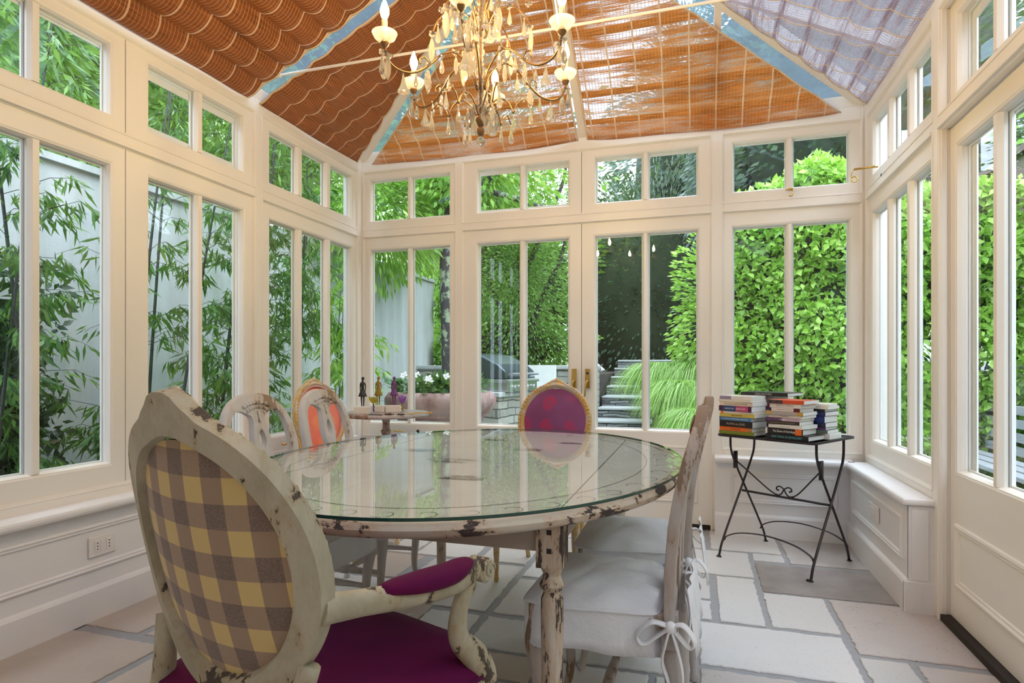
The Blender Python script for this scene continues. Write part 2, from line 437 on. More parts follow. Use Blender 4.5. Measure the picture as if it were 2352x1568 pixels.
# ---------------------------------------------------------------- roof frame: hips, rafters, ridge and glass
AX, AY, AZ = -.78, 3.015, 3.64
APEX = Vector((AX, AY, AZ))
def beam(mb, p, q, w, h, off=0.0):
    p = Vector(p); q = Vector(q); t = (q-p).normalized(); side = t.cross(Vector((0,0,1))).normalized(); up = side.cross(t).normalized()
    vs = []
    for c in (p, q):
        for a_, b_ in ((-w/2, off), (w/2, off), (w/2, off+h), (-w/2, off+h)): vs.append(tuple(c + side*a_ + up*b_))
    mb.add(vs, [(0,3,2,1),(4,5,6,7),(0,1,5,4),(1,2,6,5),(2,3,7,6),(3,0,4,7)])
rf = MB()
beam(rf, (XL, YB, EAVE), APEX, .065, .09); beam(rf, (XR-.01, YB, EAVE), APEX, .065, .09)
beam(rf, (AX, YB, EAVE), APEX, .05, .09)
beam(rf, APEX, (AX, YF, AZ), .06, .10)
for y in (AY, 1.31, -.4):
    beam(rf, (XL, y, EAVE), (AX, y, AZ), .045, .09, .03); beam(rf, (XR, y, EAVE), (AX, y, AZ), .045, .09, .03)
for x in (-1.68, .12):   # jack rafters behind the end blinds
    k = (x - XL)/(AX-XL) if x < AX else (XR-x)/(XR-AX)
    beam(rf, (x, YB, EAVE+.03), (x, YB-(YB-AY)*k, EAVE+.03+(AZ-EAVE)*k), .04, .06)
for y in (3.63, 2.15, .45):
    k = min(1, (YB-y)/(YB-AY))
    for sx in (1, -1):
        x0 = XL if sx > 0 else XR
        beam(rf, (x0, y, EAVE+.03), (x0+sx*(AX-XL)*k, y, EAVE+.03+(AZ-EAVE)*k), .035, .06)
rf.box((XL-.02, YF, EAVE), (XL+.0, YB, EAVE+.07)); rf.box((XR, YF, EAVE), (XR+.02, YB, EAVE+.07)); rf.box((XL, YB, EAVE), (XR, YB+.02, EAVE+.07))
rf.add([(XL, YF, EAVE), (XR, YF, EAVE), (AX, YF, AZ), (XL, YF-.1, EAVE), (XR, YF-.1, EAVE), (AX, YF-.1, AZ)], [(0,1,2),(3,5,4),(0,3,4,1),(1,4,5,2),(2,5,3,0)])
struct(obj('ceiling', rf, M['wood']))
rg = MB(); H_ = .125
def slab(mb, poly, t=.008):
    n = (Vector(poly[1])-Vector(poly[0])).cross(Vector(poly[2])-Vector(poly[0])).normalized()
    if n.z < 0: n = -n
    k = len(poly); mb.add([tuple(Vector(p)) for p in poly] + [tuple(Vector(p)+n*t) for p in poly], [tuple(range(k-1,-1,-1)), tuple(range(k, 2*k))] + [(j, (j+1) % k, k+(j+1) % k, k+j) for j in range(k)])
e_, t_ = EAVE+H_, AZ+H_
slab(rg, [(XL-.1, YF, e_-.05), (XL-.1, YB+.1, e_-.05), (AX, AY, t_), (AX, YF, t_)])
slab(rg, [(XR+.1, YF, e_-.05), (XR+.1, YB+.1, e_-.05), (AX, AY, t_), (AX, YF, t_)])
slab(rg, [(XL-.1, YB+.1, e_-.05), (XR+.1, YB+.1, e_-.05), (AX, AY, t_)])
struct(obj('window_roof', rg, M['roofglass']))
# ---------------------------------------------------------------- floor of irregular rectangular flagstones
ST = [(.07,.49,3.81,4.25,1),(.49,1.09,3.65,4.25,2),(-.5,.30,3.35,3.80,0),(.30,.49,3.65,3.81,1),(.30,1.0,3.16,3.63,3),(.085,.295,2.735,3.345,0),(-.25,.075,2.98,3.345,1),(-.25,.075,2.735,2.98,0),
      (.295,.585,2.74,3.16,0),(.585,1.15,2.58,3.16,4),(0.0,.575,2.32,2.73,0),(.575,.765,2.0,2.57,1),(.765,1.2,2.1,2.56,4),(0.0,.57,1.8,2.31,4),(-.51,-.01,2.2,2.7,1),(-.89,-.515,2.2,2.51,1),(-.89,-.53,2.53,3.0,1),
      (-1.45,-.9,2.53,3.18,1),(-.89,-.52,3.02,3.4,0),(-1.2,-.9,3.2,3.7,0),(-1.6,-1.22,3.2,3.5,0),(-1.17,-.9,2.0,2.51,1),(-2.6,-2.0,1.2,1.87,5),(-2.6,-2.2,1.9,2.45,5),(-2.18,-1.6,1.9,2.2,5),(-1.98,-1.5,1.5,1.87,5)]
G = .05; gx0, gy0, nx, ny = -2.75, -1.4, 80, 116
occ = np.zeros((nx, ny), bool)
for x0, x1, y0, y1, c in ST:
    occ[max(0, int(round((x0-gx0)/G))):int(round((x1-gx0)/G)), max(0, int(round((y0-gy0)/G))):int(round((y1-gy0)/G))] = True
ST = [tuple(s) for s in ST]
r5 = random.Random(11)
for j in range(ny):
    for i in range(nx):
        if occ[i, j]: continue
        w, h = r5.choice([(8,8),(12,8),(8,11),(10,6),(12,12),(6,6)])
        ww = 0
        if rnd.random() < 0: pass
        while ww < w and i+ww < nx and not occ[i+ww, j]: ww += 1
        hh = 1
        while hh < h and j+hh < ny and not occ[i:i+ww, j+hh].any(): hh += 1
        if i+ww+4 >= nx or occ[i+ww:i+ww+4, j].any():          # leave no slivers beside a stone
            while i+ww < nx and not occ[i+ww, j:j+hh].any() and ww < 20: ww += 1
        while hh < h+5 and j+hh < ny and not occ[i:i+ww, j+hh].any() and (j+hh+4 >= ny or occ[i:i+ww, j+hh:j+hh+4].any()): hh += 1
        occ[i:i+ww, j:j+hh] = True
        ST.append((gx0+i*G, gx0+(i+ww)*G, gy0+j*G, gy0+(j+hh)*G, r5.choice([0,1,0,1,4,5]) ))
fm = MB(); cols = []
SCOL = [(.66,.645,.64), (.58,.565,.555), (.43,.40,.385), (.235,.20,.19), (.53,.47,.45), (.50,.42,.36)]
for x0, x1, y0, y1, c in ST:
    g = .013
    if x1-x0 < .06 or y1-y0 < .06: continue
    per = []
    cor = [(x0+g, y0+g), (x1-g, y0+g), (x1-g, y1-g), (x0+g, y1-g)]
    for k in range(4):
        p, q = cor[k], cor[(k+1) % 4]; L = math.dist(p, q); n = max(3, int(L/.018))
        for i in range(n):
            t = i/n; jx = r5.gauss(0, .0022); jy = r5.gauss(0, .0022)
            per.append((p[0]+(q[0]-p[0])*t+jx, p[1]+(q[1]-p[1])*t+jy))
    mx, my = (x0+x1)/2, (y0+y1)/2
    ins = [(mx+(x-mx)*(1-.008/(x1-x0)), my+(y-my)*(1-.008/(y1-y0))) for x, y in per]
    fm.rings([[(x, y, -.02) for x, y in per], [(x, y, -.003) for x, y in per], [(x, y, 0) for x, y in ins]])
    k = r5.uniform(.94, 1.06); cols.append((3*len(per), tuple(q*k for q in SCOL[c]), 1.0 if c == 4 else 0.0))
t = NT('flagstone'); ca = t.n('VertexColor', layer_name='stone'); co = t.coord()
n1 = t.noise(co, 5, 6, .65); n2 = t.noise(co, 60, 4, .7); vo = t.n('TexVoronoi', {'Vector': t.coord('Object', (40, 90, 40)), 'Scale': 1.0, 'Randomness': 1.0}).outputs['Distance']
c = t.mix(t.ramp(n1, [(.3, 0.0), (.75, .4)]), ca.outputs[0], (.66,.60,.55))
pit = t.math('MULTIPLY', t.ramp(vo, [(.16, 1.0), (.24, 0.0)]), t.ramp(t.noise(co, 9, 3), [(.50, 0.0), (.62, 1.0)]))
c = t.mix(t.math('MULTIPLY', pit, ca.outputs['Alpha']), c, (.24,.20,.19))
c = t.mix(t.ramp(n2, [(.58, 0.0), (.70, .4)]), c, (.34,.30,.285))
M['flag'] = t.done(t.pbsdf(color=c, rough=t.ramp(n1, [(.3,.42),(.7,.6)]), normal=t.bump(t.math('ADD', n1, t.math('MULTIPLY', n2, .35)), .4, .01)))
fl = obj('floor', fm, M['flag'], fix=True); struct(fl)
ca_ = fl.data.color_attributes.new('stone', 'FLOAT_COLOR', 'POINT')
arr = np.zeros((len(fl.data.vertices), 4), np.float32); i = 0
for n, cc, al in cols: arr[i:i+n] = (*cc, al); i += n
ca_.data.foreach_set('color', arr.ravel())
gr = MB(); gr.box((XL-.05, YF-.05, -.12), (XR+.08, YB+.08, -.006))
t = NT('floor_grout'); M['grout'] = t.done(t.pbsdf(color=t.mix(t.noise(t.coord(), 40, 4), (.37,.37,.38), (.30,.30,.31)), rough=.8))
obj('grout_bed', gr, M['grout'], fl)
# ---------------------------------------------------------------- woven roof blinds
def weave_mat(name, warm, dark, line, trans_col, open_, transl=.5, patchy=.12, pitch=.165, ph=.35, ho=.6, fw_=.5):
    t = NT(name); uv = t.n('UVMap').outputs[0]; sp = t.n('SeparateXYZ', {0: uv}); u, v = sp.outputs[0], sp.outputs[1]
    def lines(x, per, wid, ph=0.0):
        m = t.math('FRACT', t.math('ADD', t.math('DIVIDE', x, per), ph)); return t.math('LESS_THAN', m, wid/per)
    wob = t.math('MULTIPLY', t.math('SUBTRACT', t.noise(uv, 3, 2), .5), .012)
    uu = t.math('ADD', u, wob)
    thin = lines(uu, .0205, .0028); thick = lines(uu, .164, .0095, .3)
    str_ = t.n('Mapping', {'Vector': uv, 'Scale': (6, 240, 1)}).outputs[0]
    reed = t.noise(str_, 1.0, 3, .6)
    str2 = t.n('Mapping', {'Vector': uv, 'Scale': (2.2, 28, 1)}).outputs[0]
    band = t.noise(str2, 1.0, 3, .55)
    c = t.mix(t.ramp(reed, [(.35, 0.0), (.65, 1.0)]), dark, warm)
    c = t.mix(t.math('MULTIPLY', thin, .75), c, line); c = t.mix(thick, c, line)
    bmp = t.bump(t.math('ADD', reed, t.math('MULTIPLY', thin, -.3)), .35, .004)
    d = t.n('BsdfPrincipled', {'Base Color': c, 'Roughness': .38, 'Specular IOR Level': .45, 'Normal': bmp})
    tr = t.n('BsdfTranslucent', {'Color': t.mix(thick, t.mix(t.math('MULTIPLY', thin, .6), t.mix(t.ramp(reed, [(.3,0.0),(.7,1.0)]), tuple(x*.45 for x in trans_col), trans_col), (.75,.50,.30)), (.8,.6,.42))})
    a = mixsh(t, transl, d, tr)
    s_ = t.math('ADD', t.math('MULTIPLY', reed, .6), t.math('MULTIPLY', band, .4))
    s_ = t.math('SUBTRACT', s_, t.math('MULTIPLY', t.math('SUBTRACT', t.noise(uv, 1.5, 2), .5), patchy))
    cf = t.math('FRACT', t.math('ADD', t.math('ADD', t.math('DIVIDE', v, pitch), ph), .09)); fold = t.ramp(cf, [(.0, 1.0), (.16, .9), (.24, 0.0)])
    s_ = t.math('ADD', s_, t.math('MULTIPLY', fold, fw_))
    hole = t.ramp(s_, [(open_-.04, ho), (open_+.10, 0.0)])
    hole = t.math('MULTIPLY', hole, t.math('SUBTRACT', 1.0, t.math('MAXIMUM', thick, t.math('MULTIPLY', thin, .8))))
    return t.done(mixsh(t, hole, a, t.n('BsdfTransparent', {'Color': (1,1,1)})))
# the doubled cloth at each fold is denser
M['blindL'] = weave_mat('woven_reed_blind', (.42,.155,.045), (.19,.065,.022), (.76,.50,.30), (.80,.32,.09), .30, .48)
M['blindB'] = weave_mat('woven_reed_blind_backlit', (.48,.19,.055), (.28,.10,.03), (.82,.60,.40), (1.0,.52,.20), .44, .78, .5, .20, .35, .8)
M['blindR'] = weave_mat('woven_reed_blind_grey', (.26,.17,.16), (.13,.085,.09), (.60,.42,.32), (.66,.48,.48), .53, .65, .3, .165, .1, .68, .10)
M['tape'] = plain('blind_edge_tape', (.74, .56, .38), .7, 0, .2, 200)
DH = -.012   # the cloth hangs just under the rafters
def blind(P0, ds, dt, s0, s1, T, label, mat, pitch=.17, amp=.032, first=.0, tape=True, phase=0.0, ns=46, sagend=.0):
    """P0 world origin; ds unit vector along the eave, dt vector up the slope (per metre); s0(t), s1(t) limits; T slope length"""
    P0 = Vector(P0); ds = Vector(ds); dt = Vector(dt); n = ds.cross(dt).normalized()
    if n.z > 0: n = -n
    nt = int(T/pitch*10); mb = MB(); uvs = []; ed0 = []; ed1 = []
    for i in range(nt+1):
        t = T*i/nt; a, b = s0(t), s1(t)
        if b - a < .004: b = a + .004
        for j in range(ns+1):
            k = j/ns; s = a + (b-a)*k
            f = (t/pitch + phase) % 1.0
            cr = int(t/pitch + phase)
            A = amp*(1+.18*math.sin(cr*2.3+s*1.3)) * (1+.15*math.sin(s*4.1+cr))
            ed = 1 - .55*math.exp(-min(s-a, b-s)/.06); A *= ed
            dr = A*(math.sin(PI*f)**.72) + .006*math.sin(s*9+cr*1.9)*math.sin(PI*f) + sagend*math.sin(PI*min(1, max(0, (s-s0(0))/(s1(0)-s0(0)))))*max(0, 1-t/.35)
            p = P0 + ds*s + dt*t + n*(dr - DH)
            mb.v.append(tuple(p)); uvs.append((s, t))
            if j == 0: ed0.append(tuple(p + n*.003))
            if j == ns: ed1.append(tuple(p + n*.003))
    for i in range(nt):
        for j in range(ns):
            q = i*(ns+1)+j; mb.f.append((q, q+1, q+ns+2, q+ns+1)); mb.m.append(0)
    mb.uv = uvs
    o = obj('roof_blind', mb, mat, smooth=True, fix=False)
    so = o.modifiers.new('thick', 'SOLIDIFY'); so.thickness = .0015
    tag(o, label, 'blind', 'woven blinds under the glass roof')
    if tape:
        for e, sg in ((ed0, 1), (ed1, -1)):
            m = MB(); vs = []
            for i, p in enumerate(e):
                w = ds*.014*sg; p = Vector(p)
                vs += [tuple(p), tuple(p+w)]
            for k in range(len(e)-1): m.f.append((2*k, 2*k+1, 2*k+3, 2*k+2)); m.m.append(0)
            m.v = vs; tp = obj('edge_tape', m, M['tape'], o, smooth=True, fix=False)
            s2 = tp.modifiers.new('thick', 'SOLIDIFY'); s2.thickness = .002
    return o
mL = (AZ-EAVE)/(AX-XL); LL = math.hypot(AX-XL, AZ-EAVE)       # side slope
uL = Vector(((AX-XL)/LL, 0, (AZ-EAVE)/LL)); uR = Vector((-(AX-XL)/LL, 0, (AZ-EAVE)/LL))
LE = math.hypot(YB-AY, AZ-EAVE); uE = Vector((0, -(YB-AY)/LE, (AZ-EAVE)/LE))
T0 = -.014
hipL = lambda t: YB - (YB-AY)*t/LL
blind((XL, 0, EAVE)+Vector((0,0,0))*0 if False else (XL+uL.x*T0, 0, EAVE+uL.z*T0), (0,1,0), uL, lambda t: AY+.045, lambda t: max(AY+.05, hipL(t+T0)-.075), LL-.08,
      'brown woven blind rising from the left wall into the back left corner', M['blindL'], .165, .030, phase=.35)
blind((XL+uL.x*T0, 0, EAVE+uL.z*T0), (0,1,0), uL, lambda t: 1.36, lambda t: AY-.050, LL-.08,
      'orange brown woven blind in deep scalloped folds above the big left windows', M['blindL'], .165, .055, phase=.2, ns=60)
blind((XL+uL.x*T0, 0, EAVE+uL.z*T0), (0,1,0), uL, lambda t: -1.2, lambda t: 1.26, LL-.08,
      'brown woven blind in scalloped folds above the left wall nearest the viewer', M['blindL'], .165, .05, phase=.2)
hx = lambda t: XL + (AX-XL)*t/LE
blind((0, YB+uE.y*T0, EAVE+uE.z*T0), (1,0,0), uE, lambda t: hx(t+T0)+.105+.02*t, lambda t: AX-.030, LE-.12,
      'reddish woven blind over the back wall, between the left corner hip and the central rafter', M['blindB'], .20, .030, phase=.35, sagend=.025)
blind((0, YB+uE.y*T0, EAVE+uE.z*T0), (1,0,0), uE, lambda t: AX+.030, lambda t: XR-(hx(t+T0)-XL)-.145-.02*t, LE-.12,
      'bright orange backlit woven blind over the back wall, right of the central rafter', M['blindB'], .20, .030, phase=.35, sagend=.03)
blind((XR+uR.x*T0, 0, EAVE+uR.z*T0), (0,1,0), uR, lambda t: AY+.045, lambda t: max(AY+.05, hipL(t+T0)-.055), LL-.08,
      'sheer mauve grey woven blind rising from the right wall with sky showing through', M['blindR'], .165, .024, phase=.1)
blind((XR+uR.x*T0, 0, EAVE+uR.z*T0), (0,1,0), uR, lambda t: 1.36, lambda t: AY-.045, LL-.08,
      'grey brown woven blind over the right hand glazed doors', M['blindR'], .165, .024, phase=.1)
blind((XR+uR.x*T0, 0, EAVE+uR.z*T0), (0,1,0), uR, lambda t: -1.2, lambda t: 1.26, LL-.08,
      'grey brown woven blind over the right wall nearest the viewer', M['blindR'], .165, .024, phase=.1)
# tie rod across the room at the junction of hips and ridge
tr_ = MB(); tr_.tube([(-2.40, 3.02, 2.845), (.84, 3.02, 2.845)], .0075, 10)
for x in (-2.40, .84):
    tr_.lathe([(.013, -.02), (.016, 0), (.013, .02)], 12, Matrix.Translation((x, 3.02, 2.845)) @ Matrix.Rotation(PI/2, 4, 'Y'))
tr_.tube([(-2.40, 3.02, 2.845), (-2.425, 3.02, 2.845), (-2.43, 3.02, 2.87)], .009, 8); tr_.tube([(.84, 3.02, 2.845), (.865, 3.02, 2.845), (.87, 3.02, 2.87)], .009, 8)
tag(obj('tie_rod', tr_, M['wood'], auto=40), 'slim cream tie rod running across the room under the roof, behind the chandelier', 'tie rod')
# ---------------------------------------------------------------- furniture materials
M['tabpaint'] = distressed('flaking_cream_paint', (.66,.58,.48), (.10,.07,.055), 7, .455, stretch=(1,1,.22))
M['tabedge'] = distressed('worn_table_edge_paint', (.74,.65,.53), (.09,.065,.06), 7, .458, stretch=(.5,.5,1.0), wear=(.62,.40,.25))
M['armwood'] = distressed('aged_olive_cream_paint', (.56,.51,.38), (.10,.07,.05), 9, .432, stretch=(1,1,.5), wear=(.40,.29,.15), stain=(.30,.245,.14))
M['swede'] = distressed('limed_grey_paint', (.56,.51,.47), (.30,.20,.13), 4, .44, dark=(.20,.13,.09), stretch=(1,1,.3), wear=(.42,.28,.19))
M['gustav'] = distressed('limed_grey_white_paint', (.66,.62,.60), (.32,.22,.15), 4, .40, dark=(.25,.17,.12), stretch=(1,1,.3), wear=(.50,.38,.28))
M['giltframe'] = distressed('worn_gilt_frame', (.70,.46,.17), (.74,.68,.60), 8, .44, dark=(.45,.36,.28), stretch=(1,1,1), rough=.4, wear=(.75,.66,.52))
M['pinkframe'] = plain('pale_pink_moulding', (.66,.40,.38), .5, 0, .1, 60, .2)
M['linen'] = fabric('white_linen_slipcover', (.86,.86,.88), (.80,.80,.83), .75, 260, .3, bs=.35, wr=9)
M['tie'] = fabric('white_cotton_tie', (.86,.85,.86), None, .7, 300, .2)
def damask(name, base, alt, motif, motif2=None):
    t = NT(name); co = t.coord(); n = t.noise(co, 2.4, 3)
    vo = t.n('TexVoronoi', {'Vector': co, 'Scale': 8.0, 'Randomness': .45}); d = t.math('ADD', vo.outputs['Distance'], t.math('MULTIPLY', t.noise(co, 30, 5, .75), .62))
    m = t.math('MULTIPLY', t.ramp(d, [(.60, 1.0), (.70, 0.0)]), t.ramp(t.noise(co, 75, 3, .6, 1.5), [(.40, .15), (.55, 1.0)]))
    c = t.mix(t.ramp(n, [(.4, 0.0), (.65, 1.0)]), base, alt); c = t.mix(t.math('MULTIPLY', m, .8), c, motif)
    return t.done(t.pbsdf(color=c, rough=.75, sheen=.5, normal=t.bump(t.noise(co, 400, 2), .15, .002)))
M['purple'] = damask('magenta_damask', (.17,.02,.105), (.25,.08,.25), (.45,.012,.08))
M['coral'] = damask('coral_damask', (.85,.17,.10), (.80,.24,.17), (.88,.30,.10))
t = NT('worn_plum_velvet'); co = t.coord(); n = t.noise(co, 7, 5, .6)
M['plum'] = t.done(t.pbsdf(color=t.mix(n, (.16,.002,.05), (.06,.002,.05)), rough=.8, sheen=.05, spec=.15, normal=t.bump(n, .15, .01)))
t = NT('gingham_check'); uv = t.n('UVMap').outputs[0]; sp = t.n('SeparateXYZ', {0: uv}); 
def _st(x, ph): return t.math('LESS_THAN', t.math('FRACT', t.math('ADD', t.math('DIVIDE', x, .090), ph)), .5)
sa, sb = _st(sp.outputs[0], .36), _st(sp.outputs[1], .22)
k = t.math('ADD', sa, sb); c = t.ramp(t.math('DIVIDE', k, 2.0), [(0.0, (.68,.50,.20)), (.34, (.36,.245,.16)), (.67, (.155,.105,.085))], 'CONSTANT')
sal = t.noise(t.coord(), 650, 1, .5); c = t.mix(t.math('MULTIPLY', t.math('MULTIPLY', sb, .35), t.ramp(sal, [(.45, 0.0), (.6, 1.0)])), c, (.50,.36,.26))
M['check'] = t.done(t.pbsdf(color=c, rough=.85, sheen=.2, normal=t.bump(t.noise(t.coord(), 500, 2), .12, .002)))
# ---------------------------------------------------------------- dining table
TC = (-.78, 2.10); TA, TB_ = .735, .95
def ell(a, b, n=96): return [(a*math.cos(2*PI*i/n), b*math.sin(2*PI*i/n)) for i in range(n)]
tb = thing('dining_table', 'large oval dining table in flaking cream paint with turned legs, at the centre of the room', 'table', (TC[0], TC[1], 0))
tb['label'] = 'large oval dining table in flaking cream paint with turned legs under the chandelier'
m = MB(); m.rings([[(x*s, y*s2, z) for x, y in ell(1, 1, 120)] for s, s2, z in ((TA-.05, TB_-.05, .722), (TA-.012, TB_-.012, .722), (TA-.002, TB_-.002, .730), (TA+.002, TB_+.002, .742), (TA-.004, TB_-.004, .754), (TA-.014, TB_-.014, .760), (TA-.03, TB_-.03, .761))], caps=False)
n_ = 120; m.f += [tuple(range(n_-1, -1, -1))]; m.m += [0]
rim = obj('table_rim', m, M['tabedge'], tb, auto=40)
t = NT('painted_table_top'); co = t.coord(); n1 = t.noise(co, 3, 5); n2 = t.noise(t.coord('Object', (30, 3, 3)), 1.0, 5, .6)
sx = t.n('SeparateXYZ', {0: co}); 
c = t.mix(t.ramp(n1, [(.35, 0.0), (.7, 1.0)]), (.74,.71,.65), (.60,.57,.52)); c = t.mix(t.ramp(n2, [(.62, 0.0), (.72, .35)]), c, (.16,.14,.13))
M['tabtop'] = t.done(t.pbsdf(color=c, rough=.5, normal=t.bump(n2, .1, .003)))
m = MB(); m.prism(ell(TA-.028, TB_-.028, 120), .735, .7615); top = obj('tabletop', m, M['tabtop'], tb)
dk = MB()
for x in (-.47, .47):
    y = (TB_-.03)*math.sqrt(1-(x/(TA-.03))**2); dk.box((x-.0018, -y, .7612), (x+.0018, y, .7622))
e0 = ell(.615, .825, 140)
for i in range(140):
    a, b = e0[i], e0[(i+1) % 140]; L = math.hypot(*a); dk.add([(a[0], a[1], .762), (b[0], b[1], .762), (b[0]*.994, b[1]*.994, .762), (a[0]*.994, a[1]*.994, .762)], [(0,1,2,3)])
rs = random.Random(2)
for i in range(44):
    a = 2*PI*i/44; c0 = Vector((.668*math.cos(a), .882*math.sin(a), .7621)); pts = []
    for k in range(12):
        th_ = a + PI/2 + (k/11-.5)*4.2 + (.6 if i % 2 else -.4); r_ = .030*(1-.45*k/11)
        pts.append(c0 + Vector((r_*math.cos(th_), r_*1.1*math.sin(th_), 0)))
    for k in range(11):
        p, q = pts[k], pts[k+1]; d = (q-p).cross(Vector((0,0,1))).normalized()*.0014; dk.add([tuple(p-d), tuple(q-d), tuple(q+d), tuple(p+d)], [(0,1,2,3)])
for cx, cy, s in ((-.05,-.10,.12), (.12,.25,.09), (-.28,.1,.10), (.1,-.4,.10), (-.1,.52,.08), (.25,.5,.07)):
    for q in range(9):
        a0 = rs.uniform(0, 6.3); pts = [Vector((cx+rs.uniform(-.5,.5)*s + s*.5*math.cos(a0+k*.28)*(1-k/16), cy + rs.uniform(-.02,.02)*0 + s*.35*math.sin(a0+k*.28), .7621)) for k in range(10)]
        for k in range(9):
            p, w_ = pts[k], pts[k+1]; d = (w_-p).cross(Vector((0,0,1)))
            if d.length > .001: d = d.normalized()*.0012; dk.add([tuple(p-d), tuple(w_-d), tuple(w_+d), tuple(p+d)], [(0,1,2,3)]) if (w_-p).length < .08 else None
obj('painted_scrollwork', dk, plain('faded_ink_paint', (.13,.115,.12), .6), top, fix=False)
ap = MB(); LX, LY = .44, .66
for sx_ in (-1, 1): ap.box((sx_*LX-.012, -LY, .645), (sx_*LX+.012, LY, .725))
for sy_ in (-1, 1): ap.box((-LX, sy_*LY-.012, .645), (LX, sy_*LY+.012, .725))
M['apron'] = distressed('scuffed_apron_paint', (.58,.50,.42), (.12,.08,.06), 5, .36, stretch=(1,1,1)); obj('apron', ap, M['apron'], tb, bevel=.003)
LEGP = [(.012,0),(.020,.01),(.024,.03),(.019,.05),(.022,.07),(.0235,.2),(.027,.38),(.0285,.48),(.0275,.53),(.020,.548),(.029,.556),(.031,.566),(.024,.578),(.021,.590),(.027,.602),(.031,.612)]
for sx_ in (-1, 1):
    for sy_ in (-1, 1):
        m = MB(); T_ = Matrix.Translation((sx_*LX, sy_*LY, 0)); m.lathe(LEGP, 20, T_); m.box((-.033,-.033,.612), (.033,.033,.724), T_)
        lg = obj('leg', m, M['tabpaint'], tb, auto=40)
        for z_ in (.70, .655): obj('peg', MB().box((-.006, -.0345, z_-.006), (.006, -.033, z_+.006), T_), M['dark'], lg)
t = NT('table_glass_face'); M['tglass'] = pane_glass('table_glass', (.985,.995,.99), 1.0, .004)
t = NT('green_glass_edge'); M['gedge'] = t.done(t.pbsdf(color=(.012,.075,.06), rough=.12, spec=.8))
gt = MB(); gt.prism(ell(TA+.004, TB_+.004, 160), .7635, .7715)
gto = obj('glass_tabletop', gt, [M['tglass'], M['gedge']], loc=(TC[0], TC[1], 0))
for p in gto.data.polygons: p.material_index = 0 if abs(p.normal.z) > .5 else 1
tag(gto, 'clear oval sheet of glass with green edge lying on the painted dining table', 'glass')
